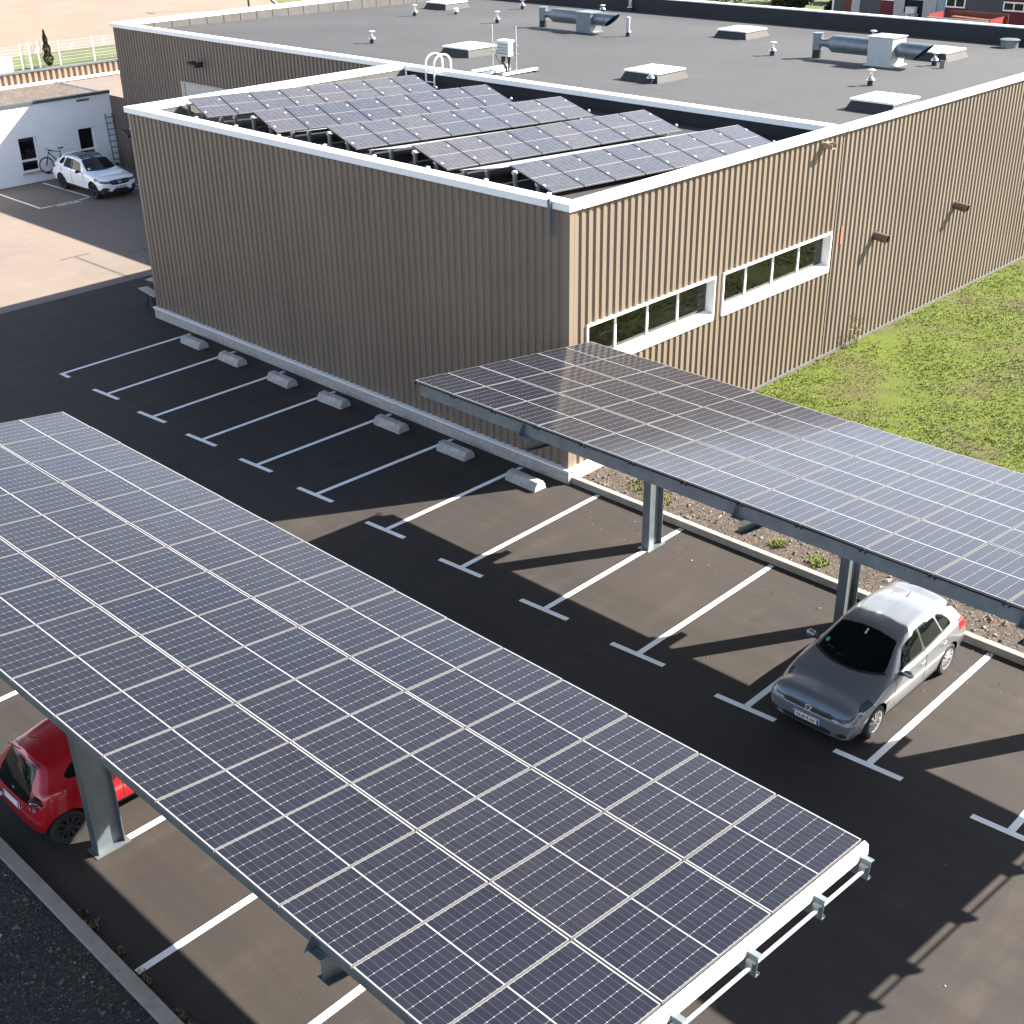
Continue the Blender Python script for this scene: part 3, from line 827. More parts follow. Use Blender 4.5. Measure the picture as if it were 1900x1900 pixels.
# ================================================================== SOLAR PANELS
def panel_mesh(w, l, name="solar_panel", cells="cells"):
    mb = MB(); f = 0.0075; t = 0.035
    x, y = w / 2, l / 2
    mb.quad([(-x + f, -y + f, -0.0015), (x - f, -y + f, -0.0015), (x - f, y - f, -0.0015), (-x + f, y - f, -0.0015)], 0, [(0, 0), (1, 0), (1, 1), (0, 1)])
    for a, b, c, d in (((-x, -y), (x, -y), (x - f, -y + f), (-x + f, -y + f)), ((x, -y), (x, y), (x - f, y - f), (x - f, -y + f)),
                       ((x, y), (-x, y), (-x + f, y - f), (x - f, y - f)), ((-x, y), (-x, -y), (-x + f, -y + f), (-x + f, y - f))):
        k_ = 3 if (cells != "cells" and a[0] == b[0]) else 1
        mb.quad([(*a, 0), (*b, 0), (*c, 0), (*d, 0)], k_)
        mb.quad([(*a, -t), (*b, -t), (*b, 0), (*a, 0)], k_)
    mb.quad([(-x, y, -t), (x, y, -t), (x, -y, -t), (-x, -y, -t)], 2)
    o = mb.build(name, [M[cells], M['alu'], M['plate'], M['black']])
    me = o.data; bpy.data.objects.remove(o)
    return me

def place(me, name, mat4, parent):
    o = bpy.data.objects.new(name, me); col.objects.link(o)
    o.parent = parent
    o.matrix_local = parent_inv(parent) @ mat4
    return o
def parent_inv(p): return Matrix.LocRotScale(p.location, p.rotation_euler, p.scale).inverted()
def frame_m(org, ex, ey):
    ex = Vector(ex).normalized(); ez = ex.cross(Vector(ey)).normalized(); ey = ez.cross(ex)
    m = Matrix.Identity(4)
    for k in range(3): m[k][0], m[k][1], m[k][2], m[k][3] = ex[k], ey[k], ez[k], org[k]
    return m

# ------------------------------------------------------------------ carports
def carport(name, label, x0, n, pitch, y0, z0, y1, z1, xcols, ycol, dark_clamps):
    root = thing(name, label, "solar carport", (x0 + n * pitch / 2, ycol, 0), 0, "solar carports over the parking bays")
    def B(o): return A(o, root)
    low, high = Vector((0, y0, z0)), Vector((0, y1, z1))
    dv = (high - low) / 3.0                      # one module up the slope (towards -Y)
    lm = dv.length
    nrm = Vector((1, 0, 0)).cross(-dv).normalized()
    me = panel_mesh(pitch - 0.024, lm - 0.020)
    for i in range(n):
        for k in range(3):
            c = low + dv * (k + 0.5) + Vector((x0 + (i + 0.5) * pitch, 0, 0))
            jit = Matrix.Rotation(random.uniform(-0.005, 0.005), 4, 'X') @ Matrix.Rotation(random.uniform(-0.005, 0.005), 4, 'Y')
            place(me, "solar_panel", frame_m(c, (1, 0, 0), -dv) @ jit, root)
    xe0, xe1 = x0 + 0.02, x0 + n * pitch + 0.22
    def at(t, d): return low + dv * t + nrm * d   # point in the YZ section: t modules up the slope, d along the normal
    mb = MB()                                     # added steel sheet, closes the module gaps to sky light
    p, q, u_, v_ = at(0.03, -0.088), at(0.03, -0.080), at(2.97, -0.088), at(2.97, -0.080)
    xa_, xb_ = x0 + 0.05, x0 + n * pitch - 0.02
    mb.hexa([(xa_, u_.y, u_.z), (xb_, u_.y, u_.z), (xb_, p.y, p.z), (xa_, p.y, p.z), (xa_, v_.y, v_.z), (xb_, v_.y, v_.z), (xb_, q.y, q.z), (xa_, q.y, q.z)])
    B(mb.build("gap_backing", M['galv']))
    mb = MB(); dz_ = 0.006
    mb.hexa([(xa_, v_.y, v_.z + .002), (xb_, v_.y, v_.z + .002), (xb_, q.y, q.z + .002), (xa_, q.y, q.z + .002), (xa_, v_.y, v_.z + dz_), (xb_, v_.y, v_.z + dz_), (xb_, q.y, q.z + dz_), (xa_, q.y, q.z + dz_)])
    B(mb.build("seam_shade", M['dark']))  # black sheet added to put shade into the module seams
    # C-section purlins, flanges towards +Y
    vs = (0.09, 0.62, 1.30, 1.98, 2.42, 2.91)
    for v in vs:
        mb = MB()
        q = at(v, -0.105); u = -dv.normalized(); s = -nrm
        hgt, fl, th = 0.25, 0.075, 0.006
        pr = [(0, 0), (fl, 0), (fl, 0.02), (fl - th, 0.02), (fl - th, th), (th, th), (th, hgt - th), (fl - th, hgt - th), (fl - th, hgt - 0.02), (fl, hgt - 0.02), (fl, hgt), (0, hgt)]
        mb.prism([(q + u * a + s * b)[1:] for a, b in pr], 0, xe0, xe1)
        B(mb.build("purlin", M['galv']))
    # black rubber strip / shadow gap with clamps at each seam of the two long edges
    for v, sgn in ((3.0, -1), (0.0, 1)):
        for i in range(n + 1):
            xs = x0 + i * pitch
            if v == 3.0 and not dark_clamps: continue
            q = at(v, -0.03)
            for dx in (-0.06, 0.03):
                mb = MB()
                mb.tr = frame_m(q + Vector((xs + dx, 0, 0)), (1, 0, 0), -dv)
                yy = sgn * 0.02
                mb.box((-0.018, min(0, yy) - 0.005, -0.05), (0.018, max(0, yy) + 0.012, -0.004))
                B(mb.build("clamp", M['black'] if v == 3.0 else M['galv']))
    # end flashing and the tie rods through the purlin ends
    mb = MB()
    xa, xb = x0 + n * pitch + 0.012, x0 + n * pitch + 0.07
    def P(x, t, d): p = at(t, d); return (x, p.y, p.z)
    t0, t1 = -0.012, 3.012
    mb.hexa([P(xa, t1, -0.17), P(xb + 0.015, t1, -0.17), P(xb + 0.015, t0, -0.17), P(xa, t0, -0.17), P(xa, t1, -0.02), P(xb, t1, -0.045), P(xb, t0, -0.045), P(xa, t0, -0.02)])
    B(mb.build("end_flashing", M['white']))
    for va, vb in zip(vs, vs[1:]):
        mb = MB(); mb.tube([P(xe1 - 0.06, va + 0.01, -0.24), P(xe1 - 0.06, vb - 0.01, -0.24)], 0.022, 10); B(mb.build("tie_rod", M['galvpale']))
    for v in vs:
        mb = MB(); a = at(v, -0.17)
        mb.box((xb + 0.034, a.y - 0.040, a.z - 0.12), (xe1 - 0.04, a.y - 0.034, a.z + 0.0)); mb.box((xb + 0.034, a.y - 0.0335, a.z - 0.007), (xe1 - 0.02, a.y + 0.02, a.z + 0.0)); mb.box((xe1 - 0.08, a.y - 0.0335, a.z - 0.12), (xe1 - 0.04, a.y + 0.012, a.z - 0.115))
        B(mb.build("bracket", M['galvpale']))
    # columns (wide flange) and tapered rafters
    slope = (z1 - z0) / (y1 - y0)
    for xc in xcols:
        ztop = z0 + (ycol - y0) * slope - 0.36
        mb = MB()
        hw = 0.23; fw = 0.10; th = 0.016
        for sy in (-1, 1):
            mb.box((xc - fw, ycol + sy * hw - th / 2, 0.012), (xc + fw, ycol + sy * hw + th / 2, ztop))
        mb.box((xc - 0.006, ycol - hw + th / 2 + 0.001, 0.012), (xc + 0.006, ycol + hw - th / 2 - 0.001, ztop))
        B(mb.build("column", M['galv']))
        mb = MB(); mb.box((xc - 0.16, ycol - 0.30, 0.0), (xc + 0.16, ycol + 0.30, 0.012)); B(mb.build("base_plate", M['galv']))
        mb = MB()
        ya, yb = y1 + 0.10, y0 - 0.05
        def top(y): return z0 + (y - y0) * slope - 0.345
        def dep(y): return 0.30 + 0.22 * max(0.0, 1 - abs(y - ycol) / 2.6)
        ys = [ya, (ya + ycol) / 2, ycol - 0.3, ycol + 0.3, (yb + ycol) / 2, yb]
        for p, q in zip(ys, ys[1:]):
            tp, tq, bp_, bq = top(p), top(q), top(p) - dep(p), top(q) - dep(q)
            mb.hexa([(xc - 0.006, p, bp_), (xc + 0.006, p, bp_), (xc + 0.006, q, bq), (xc - 0.006, q, bq), (xc - 0.006, p, tp), (xc + 0.006, p, tp), (xc + 0.006, q, tq), (xc - 0.006, q, tq)])
            for (zp, zq) in ((tp, tq), (bp_ - 0.014, bq - 0.014)):
                mb.hexa([(xc - 0.09, p, zp), (xc + 0.09, p, zp), (xc + 0.09, q, zq), (xc - 0.09, q, zq), (xc - 0.09, p, zp + 0.014), (xc + 0.09, p, zp + 0.014), (xc + 0.09, q, zq + 0.014), (xc - 0.09, q, zq + 0.014)])
        B(mb.build("rafter", M['galv']))
        for v in vs:                               # purlin cleats
            q = at(v, -0.34); mb = MB()
            mb.box((xc - 0.13, q.y - 0.012, q.z - 0.01), (xc - 0.06, q.y - 0.004, q.z + 0.24)); mb.box((xc - 0.14, q.y - 0.09, q.z - 0.012), (xc + 0.10, q.y - 0.013, q.z + 0.0))
            if v == vs[-1]: mb.prism([(q.y - 0.012, q.z), (q.y - 0.16, q.z), (q.y - 0.012, q.z + 0.2)], 0, xc - 0.10, xc - 0.092)
            B(mb.build("cleat", M['galv']))
    return root
PITCH = 1.1376
cpA = carport("solar_carport", "nearest long solar carport, three modules deep, over the red car at the lower left", 14.596, 16, PITCH, -5.778, 3.988, -11.297, 4.666, (14.9, 22.24, 29.87), -9.89, False)
cpB = carport("solar_carport", "solar carport beside the lawn with galvanised posts, sheltering the silver hatchback", 19.502, 14, PITCH, 4.870, 3.761, -0.593, 4.442, (22.51, 27.40, 32.30), 3.56, True)
# cable loop hanging near the first post of the lawn-side carport
mb = MB(); mb.tube([(21.9 + 0.10 * math.sin(t) , 3.3, 3.42 - 0.20 * math.sin(t / 2)) for t in [k * 2 * math.pi / 14 for k in range(15)]], 0.012, 6)
A(mb.build("cable", M['black']), cpB)

# ------------------------------------------------------------------ rows of panels on the annex roof
rows = [((0.83, 6.36), (2.741, 14.477), (2.51, 6.36), .33), ((4.371, 6.302), (6.193, 14.529), (6.063, 6.442), .35), ((8.046, 6.308), (9.635, 14.523), (9.749, 6.365), .33),
        ((11.779, 6.201), (13.124, 14.41), (13.451, 6.331), .35), ((15.423, 6.261), (16.604, 14.363), (17.111, 6.283), .36)]
names5 = ["rearmost", "second", "middle", "fourth", "foremost"]
rowlab = ["row of roof solar panels at the left coping, farthest from the lawn", "second row of roof solar panels counted from the left coping", "middle one of the five tilted solar rows on the annex roof", "fourth row of roof solar panels, next behind the lowest row", "lowest row of roof solar panels, nearest the annex corner and lawn"]
rmesh = {}
prev_low = None
for k, (a, b, d, dz) in enumerate(rows):
    Af = Vector((*a, 6.97)); Bf = Vector((*b, 6.90)); Df = Vector((*d, 6.97 - dz))
    sh = Vector((0.42, -0.06, 0)) if k == 0 else Vector((0, 0, 0))       # keep the first row inside the coping
    root = thing("rooftop_solar_row", rowlab[k], "solar row", (Af.x, Af.y, 6.44), 0, "tilted solar rows on the annex roof")
    ex = (Bf - Af) / 8.0; ey = Df - Af
    w, l = ex.length, ey.length
    me = panel_mesh(w - 0.03, l - 0.01, cells='cells_roof')
    for i in range(8):
        c = Af + ex * (i + 0.5) + ey * 0.5
        jit = Matrix.Rotation(random.uniform(-0.003, 0.003), 4, 'X') @ Matrix.Rotation(random.uniform(-0.003, 0.003), 4, 'Y')
        place(me, "solar_panel", frame_m(c, ex, -ey) @ jit, root)
    # bright clamps between the panels
    nrm = ex.cross(-ey).normalized()
    for t in (0.22, 0.78):
        for i in range(9):
            mb = MB()
            mb.tr = frame_m(Af + ex * i + ey * t, ex, -ey); mb.box((-0.02, -0.035, -0.03), (0.02, 0.035, 0.012))
            A(mb.build("module_clamp", M['white']), root)
        mb = MB(); mb.tr = None
        p, q = Af + ey * t - nrm * 0.05 - ex * 0.04, Bf + ey * t - nrm * 0.05
        mb.tube([p, q], 0.022, 6); A(mb.build("rail", M['alu']), root)
    for t in (0.16, 0.62):
        for i in (0.06, 2.5, 5.5, 7.9):
            c = Af + ex * i + ey * t; zr = rz_(c.y)
            mb = MB(); mb.box((c.x - 0.05, c.y - 0.035, zr), (c.x + 0.05, c.y + 0.035, c.z - 0.07)); mb.box((c.x - 0.09, c.y - 0.06, zr), (c.x + 0.09, c.y + 0.06, zr + 0.02))
            mb.tube([(c.x - 0.02, c.y - 0.05, c.z - 0.075), (c.x - 0.02, c.y + 0.05, c.z - 0.075)], 0.055, 10, 1)
            A(mb.build("support_leg", [M['galv'], M['galvpale']]), root)
    if k:
        # metal wind deflector from the foot of the row in front up to the back edge of this row
        pl_f, pl_b = prev_low
        hi = Af - nrm * 0.05 - Vector((0.07, 0, 0)); hib = Bf - nrm * 0.05 - Vector((0.07, 0, 0))
        lo = pl_f + Vector((0.22, 0, 0)); lob = pl_b + Vector((0.22, 0, 0))
        lo.z = rz_(lo.y) + 0.15; lob.z = rz_(lob.y) + 0.13
        mb = MB(); mb.quad([lo, hi, hib, lob]); A(mb.build("wind_deflector", M['galvpale'], fix=False), root)
        for f in (0.08, 0.60):
            c = lo.lerp(hi, f); zr = rz_(c.y)
            mb = MB(); mb.box((c.x - 0.05, c.y + 0.05, zr), (c.x + 0.05, c.y + 0.12, c.z - 0.04)); mb.tube([(c.x, c.y + 0.03, c.z - 0.05), (c.x, c.y + 0.13, c.z - 0.05)], 0.055, 10, 1)
            A(mb.build("support_leg", [M['galv'], M['galvpale']]), root)
    prev_low = (Df.copy(), (Bf + ey).copy())

# ================================================================== ROOF EQUIPMENT OF THE HALL
def vent(label, x, y, h, kind, group="capped vent pipes on the hall roof"):
    z = hz(y)
    if kind == 'plain':
        t = thing("vent_pipe", label, "vent pipe", (x, y, z), 0)
        mb = MB(); mb.lathe([(0.10, 0), (0.10, h), (0.085, h), (0.08, h * 0.5)], n=18, cap=False); mb.build("pipe", M['galv'], t, smooth=True)
        mb = MB(); mb.lathe([(0.0, h * 0.55), (0.083, h * 0.55)], n=18, cap=False); mb.build("pipe_opening", M['dark'], t)
        return t
    if kind == 'low':
        t = thing("vent_drum", label, "vent", (x, y, z), 0)
        mb = MB(); mb.lathe([(0.36, 0), (0.36, h - 0.05)], n=28); mb.build("drum", M['galv'], t, smooth=True)
        mb = MB(); mb.lathe([(0.40, h - 0.05), (0.41, h - 0.03), (0.41, h), (0.36, h + 0.02)], n=28); mb.build("lid", M['galv'], t, smooth=True)
        return t
    t = thing("roof_vent", label, "roof vent", (x, y, z), 0, group)
    if kind == 'white':
        mb = MB(); mb.lathe([(0.09, 0), (0.085, h * 0.5)], n=16); mb.build("base_sleeve", M['bitumen'], t, smooth=True)
        mb = MB(); mb.lathe([(0.13, h * 0.42), (0.135, h - 0.02), (0.12, h)], n=18); mb.build("cap", M['white'], t, smooth=True)
        return t
    hb = 0.20
    mb = MB(); mb.lathe([(0.11, 0), (0.095, hb)], n=16); mb.build("base_sleeve", M['bitumen'], t, smooth=True)
    mb = MB(); mb.lathe([(0.15, hb - 0.01), (0.14, hb + 0.02), (0.07, hb + 0.09), (0.055, hb + 0.10)], n=18); mb.build("collar", M['steel'], t, smooth=True)
    if kind == 'tall':
        mb = MB(); mb.lathe([(0.085, hb + 0.10), (0.085, h - 0.06)], n=16); mb.build("stem", M['galvpale'], t, smooth=True)
        mb = MB(); mb.lathe([(0.11, h - 0.07), (0.11, h - 0.04), (0.05, h)], n=16); mb.build("cap", M['galvpale'], t, smooth=True)
    elif kind == 'spiky':
        mb = MB(); mb.lathe([(0.06, hb + 0.08), (0.055, hb + 0.14)], n=14); mb.build("stem", M['steel'], t, smooth=True)
        for k in range(4):
            a = k * math.pi / 2 + 0.4
            mb = MB(); mb.tube([(0.05 * math.cos(a), 0.05 * math.sin(a), hb + 0.12), (0.07 * math.cos(a), 0.07 * math.sin(a), h)], 0.011, 6); mb.build("prong", M['steel'], t)
    else:
        mb = MB(); mb.lathe([(0.055, hb + 0.09), (0.05, h - 0.16)], n=14); mb.build("stem", M['steel'], t, smooth=True)
        mb = MB()
        for k in range(3):
            a = k * 2.094 + 0.3
            mb.tube([(0.05 * math.cos(a), 0.05 * math.sin(a), h - 0.18), (0.09 * math.cos(a), 0.09 * math.sin(a), h - 0.05)], 0.009, 5)
        mb.build("cap_strut", M['steel'], t)
        mb = MB(); mb.lathe([(0.15, h - 0.06), (0.155, h - 0.045), (0.09, h - 0.01), (0.0, h)], n=20); mb.build("cap", M['galvpale'], t, smooth=True)
    return t
for a in [("capped steel vent standing alone on the left half of the roof, nearest the annex", -7.83, 21.64, .54, 'cap'),
          ("capped steel vent farthest left on the hall roof", -14.75, 30.38, .57, 'cap'),
          ("short white-capped vent pot on the far left of the roof", -13.75, 32.37, .29, 'white'),
          ("capped steel vent left of the grey duct with the open mouth", -9.20, 30.86, .57, 'cap'),
          ("capped steel vent at the top edge of the photo left of the far duct", -12.86, 36.5, .52, 'cap'),
          ("tall straight vent stack with a pale tube right of the far duct", -0.98, 30.99, .84, 'tall'),
          ("mushroom-capped vent behind the far duct's skylight", -8.37, 37.88, .42, 'cap'),
          ("tall pale vent stack against the dark back parapet", -7.83, 39.5, .80, 'tall'),
          ("vent with bare metal prongs in front of the middle skylight", 8.34, 20.93, .47, 'spiky'),
          ("capped steel vent left of the duct with the white box", 7.44, 30.0, .55, 'cap'),
          ("capped steel vent right behind the duct with the white box", 8.08, 36.86, .46, 'cap'),
          ("capped steel vent in front of the duct with the white box", 14.35, 25.75, .57, 'cap'),
          ("capped steel vent in front of the farthest right skylight beside the plain pipe", 13.68, 31.72, .51, 'cap'),
          ("plain open grey pipe standing beside a capped vent", 14.23, 31.3, .28, 'plain'),
          ("wide low grey vent drum by the back parapet", 13.44, 38.73, .32, 'low')]:
    vent(*a)

def skylight(label, pts, x=None):
    (xa, ya), (xb, yb), (xc, yc), (xd, yd) = pts       # left, front, right, back corners of the lid
    cx, cy = (xa + xb + xc + xd) / 4, (ya + yb + yc + yd) / 4
    w, d = 1.56, 1.66
    z = hz(cy)
    t = thing("roof_skylight", label, "skylight", (cx, cy, z), 0, "white dome skylights on the hall roof")
    b = 0.16
    mb = MB(); mb.hexa([(-w / 2 - b + .06, -d / 2 - b + .06, 0), (w / 2 + b - .06, -d / 2 - b + .06, 0), (w / 2 + b - .06, d / 2 + b - .06, 0), (-w / 2 - b + .06, d / 2 + b - .06, 0),
                        (-w / 2 + .05, -d / 2 + .05, 0.30), (w / 2 - .05, -d / 2 + .05, 0.30), (w / 2 - .05, d / 2 - .05, 0.30), (-w / 2 + .05, d / 2 - .05, 0.30)]); mb.build("kerb_upstand", M['lowroof'], t)
    mb = MB(); mb.box((-w / 2, -d / 2, 0.302), (w / 2, d / 2, 0.36)); mb.build("lid_frame", M['white'], t)
    mb = MB()
    n = 10
    g = [[mb.add((-w / 2 + 0.02 + (w - .04) * i / n, -d / 2 + 0.02 + (d - .04) * j / n, 0.361 + 0.07 * (1 - abs(2 * i / n - 1) ** 3) * (1 - abs(2 * j / n - 1) ** 3))) for j in range(n + 1)] for i in range(n + 1)]
    for i in range(n):
        for j in range(n): mb.face((g[i][j], g[i + 1][j], g[i + 1][j + 1], g[i][j + 1]))
    mb.build("dome", M['acrylic'], t, smooth=True)
for a in [("white skylight just left of the antenna-like equipment frame", [(-2.54, 21.15), (-1.04, 21.02), (-1.51, 22.96), (-3.21, 23.03)]),
          ("white skylight at the top edge of the photo, far left", [(-17.31, 33.74), (-15.27, 33.16), (-15.57, 34.85), (-17.3, 35.0)]),
          ("white skylight hidden partly behind the far grey duct", [(-7.62, 33.73), (-5.86, 33.45), (-5.68, 34.76), (-7.45, 35.24)]),
          ("white skylight in the middle of the roof behind the pronged vent", [(7.17, 21.01), (8.71, 20.82), (8.34, 22.79), (6.79, 22.97)]),
          ("small-looking white skylight far back between the two grey ducts", [(2.04, 33.85), (3.69, 33.48), (3.78, 34.8), (2.13, 35.2)]),
          ("nearest white skylight by the coping above the lawn wall", [(16.51, 20.95), (17.99, 20.72), (17.62, 22.9), (16.2, 22.87)]),
          ("white skylight right of the duct with the white box", [(11.8, 33.37), (13.56, 32.63), (13.55, 34.31), (12.13, 34.63)])]:
    skylight(*a)

def duct(label, x0, y0, hr, rb, x_box0, x_box1, bw, bh, x_out, boxmat, group="grey exhaust ducts on the hall roof"):
    z = hz(y0)
    t = thing("exhaust_duct", label, "duct", (x0, y0, z), 0, group)
    zc = 0.60
    def mk(): return MB()
    mb = mk(); mb.lathe([(0.19, 0), (0.18, 0.32)], n=20); mb.build("riser_base", M['bitumen'], t, smooth=True)
    mb = mk(); mb.lathe([(0.20, 0.321), (0.20, hr), (0.22, hr), (0.22, hr + 0.03)], n=24); mb.build("riser", M['galv'], t, smooth=True)
    L1 = x_box0 - x0
    mb = mk(); mb.lathe([(0.15, 0.12), (0.15, 0.42), (0.17, 0.43), (0.17, 0.50), (rb, 0.75), (rb, L1 + 0.02)], c=(0, 0, zc), n=24, axis=0); mb.build("silencer", M['galv'], t, smooth=True)
    mb = mk(); mb.box((L1 + 0.022, -bw / 2, 0.04), (x_box1 - x0, bw / 2, bh)); mb.box((L1 - 0.03, -bw / 2 - 0.05, bh), (x_box1 - x0 + 0.05, bw / 2 + 0.05, bh + 0.03)); mb.box((L1 - 0.06, -bw / 2 - 0.09, 0), (x_box1 - x0 + 0.10, bw / 2 + 0.09, 0.04)); mb.build("fan_box", boxmat, t)
    # outlet, cut at a slant: longer on top
    n = 24; mb = mk(); xb = x_box1 - x0; r = rb * 0.92
    prev = None
    for (xs, sl, rr) in ((xb + 0.002, 0, r * 0.85), (xb + 0.16, 0, r), (x_out - x0, 1, r)):
        ring = []
        for q in range(n):
            a = 2 * math.pi * q / n
            zz = math.cos(a) * rr
            ring.append(mb.add((xs + (sl * (zz / r) * 0.36), math.sin(a) * rr, zc + zz)))
        if prev:
            for q in range(n): mb.face((prev[q], prev[(q + 1) % n], ring[(q + 1) % n], ring[q]))
        prev = ring
    inner = [mb.add((xb + 0.2, math.sin(2 * math.pi * q / n) * r * 0.97, zc + math.cos(2 * math.pi * q / n) * r * 0.97)) for q in range(n)]
    for q in range(n): mb.face((prev[q], prev[(q + 1) % n], inner[(q + 1) % n], inner[q]), 1)
    mb.face(inner, 1)
    mb.build("outlet", [M['galv'], simple('duct_inside', (0.02, 0.022, 0.025), 0.7, var=0)], t, smooth=True)
duct("grey exhaust duct with grey fan box and open slanted mouth, far left of the two", -6.37, 31.15, 0.88, 0.31, -3.95, -3.05, 0.78, 0.86, -2.05, M['galv'])
duct("grey exhaust duct with a tall white fan box, right part of the roof", 9.14, 30.60, 0.93, 0.33, 11.65, 12.7, 1.02, 1.05, 13.75, M['galvpale'])

# equipment frame with the small white unit
zf = hz(19.2)
ef = thing("equipment_frame", "galvanised two-pole frame carrying a small white outdoor unit by the annex edge", "equipment frame", (2.64, 19.28, zf))
for px in (-0.62, 0.62):
    mb = MB(); mb.tube([(px, 0, 0.12), (px, 0, 1.68)], 0.026, 10); mb.build("pole", M['galvpale'], ef)
for (x, ya, yb) in ((-0.72, -1.05, 1.0), (-0.05, -1.05, 0.35), (0.70, -0.8, 1.05)):
    mb = MB(); mb.box((x - 0.05, ya, 0.05), (x + 0.05, yb, 0.14)); r_ = mb.build("foot_rail", M['white'], ef)
    for e in (ya + 0.1, yb - 0.1):
        mb = MB(); mb.box((x - 0.12, e - 0.07, 0.0), (x + 0.12, e + 0.07, 0.048)); q = mb.build("rubber_foot", M['rubber'], r_)
for z in (0.72, 1.02):
    mb = MB(); mb.tube([(-0.66, 0.03, z), (0.70, 0.03, z)], 0.018, 8); mb.build("cross_bar", M['galvpale'], ef)
un = thing("outdoor_unit", "small white louvred outdoor unit strapped between two poles on the roof", "outdoor unit", (3.0, 19.28, zf + 0.66))
mb = MB(); mb.box((-0.36, -0.02 - 0.36, 0), (0.22, -0.02, 0.50)); mb.build("casing", M['galvpale'], un)
mb = MB(); mb.hexa([(-0.39, -0.41, 0.501), (0.25, -0.41, 0.501), (0.25, 0.02, 0.501), (-0.39, 0.02, 0.501), (-0.36, -0.36, 0.56), (0.22, -0.36, 0.56), (0.22, -0.02, 0.56), (-0.36, -0.02, 0.56)]); mb.build("hood", M['white'], un)
for k in range(4):
    mb = MB(); mb.box((-0.33, -0.392, 0.08 + 0.1 * k), (0.19, -0.382, 0.13 + 0.1 * k)); mb.build("louvre", M['galv'], un)
mb = MB(); mb.tube([(-0.2, -0.2, -0.002), (-0.22, -0.2, -0.25), (-0.10, -0.18, -0.40), (-0.10, -0.15, -0.58)], [0.09, 0.08, 0.05, 0.03], 8); mb.build("hose", M['black'], un)
mb = MB(); mb.tube([(0.08, -0.2, -0.002), (0.08, -0.2, -0.15), (0.05, -0.18, -0.58)], [0.07, 0.05, 0.03], 8); mb.build("hose", M['black'], un)
mb = MB(); mb.tube([(-0.34, -0.41, 0.20), (-0.38, -0.43, 0.0), (-0.28, -0.3, -0.3), (-0.12, -0.2, -0.45)], 0.012, 6); mb.build("cable", M['black'], un)

# white hooped grab rails of the roof ladder
hl = thing("ladder_handrail", "pair of white hooped grab rails over the parapet between annex and hall roofs", "handrail", (2.35, 16.0, 6.33))
for x in (-0.22, 0.22):
    mb = MB()
    pts = [(x, -0.25, 0.0), (x, -0.25, 0.75)] + [(x, -0.25 + 0.42 - 0.42 * math.cos(t * math.pi / 10), 0.75 + 0.32 * math.sin(t * math.pi / 10)) for t in range(1, 10)] + [(x, 0.59, 0.75), (x, 0.59, 0.50)]
    mb.tube(pts, 0.032, 10); mb.build("hoop", M['white'], hl, smooth=True)
for z in (0.15, 0.45):
    mb = MB(); mb.tube([(-0.22, -0.25, z), (0.22, -0.25, z)], 0.018, 8); mb.build("rung", M['white'], hl)

# ================================================================== SMALL THINGS IN THE LOT
stops = [(1, 3.07), (2, 5.24), (3, 7.78), (4, 10.16), (5, 12.66), (6, 15.19), (7, 17.73)]
slab = ["first concrete wheel stop at the far left end of the row", "second concrete wheel stop from the far left end", "third concrete wheel stop from the far left end", "middle concrete wheel stop of the seven",
        "third concrete wheel stop from the annex corner", "second concrete wheel stop from the annex corner", "concrete wheel stop nearest the annex corner, its end in the sun"]
def stop_mesh():
    mb = MB(); h, d = 0.22, 0.38
    pr = [(0, 0), (d, 0), (d - 0.02, h * 0.55), (d - 0.09, h), (0.10, h), (0.02, h * 0.55)]
    n = 12; L = 1.04
    rings = []
    for k in range(n + 1):
        x = L * k / n
        rings.append([mb.add((x + random.uniform(-.002, .002), p[0] + random.uniform(-.004, .004), max(0, p[1] + (random.uniform(-.006, .006) if p[1] else 0)))) for p in pr])
    for a, b in zip(rings, rings[1:]):
        for k in range(6): mb.face((a[k], a[(k + 1) % 6], b[(k + 1) % 6], b[k]))
    mb.face(rings[0][::-1]); mb.face(rings[-1])
    return mb
for (k, x), lab in zip(stops, slab):
    o = stop_mesh().build("wheel_stop", M['stopcon'], loc=(x, 3.74 + 0.05 * (k == 1) * 0 + random.uniform(-.02, .03), 0.0))
    o.rotation_euler = (0, 0, R(random.uniform(-1.5, 2.0)))
    tag(o, lab, "wheel stop", "concrete wheel stops along the annex wall")

# ladder on the white wall
ld = thing("ladder", "grey ladder leaning on the white office wall beside the hall", "ladder", (-21.15, 15.80, 0))
top = Vector((-0.28, 0.03, 2.62))
for y in (-0.19, 0.19):
    mb = MB(); mb.hexa([(-0.035, y - 0.015, 0), (0.035, y - 0.015, 0), (0.035, y + 0.015, 0), (-0.035, y + 0.015, 0)] + [(top.x - 0.03, y + 0.03 - 0.012, top.z), (top.x + 0.03, y + 0.03 - 0.012, top.z), (top.x + 0.03, y + 0.03 + 0.012, top.z), (top.x - 0.03, y + 0.03 + 0.012, top.z)]); mb.build("stile", M['alu'], ld)
for k in range(9):
    f = (k + 0.6) / 9.2
    mb = MB(); c = top * f; mb.box((c.x - 0.03, c.y - 0.18, c.z - 0.018), (c.x + 0.03, c.y + 0.18, c.z + 0.018)); mb.build("rung", M['alu'], ld)

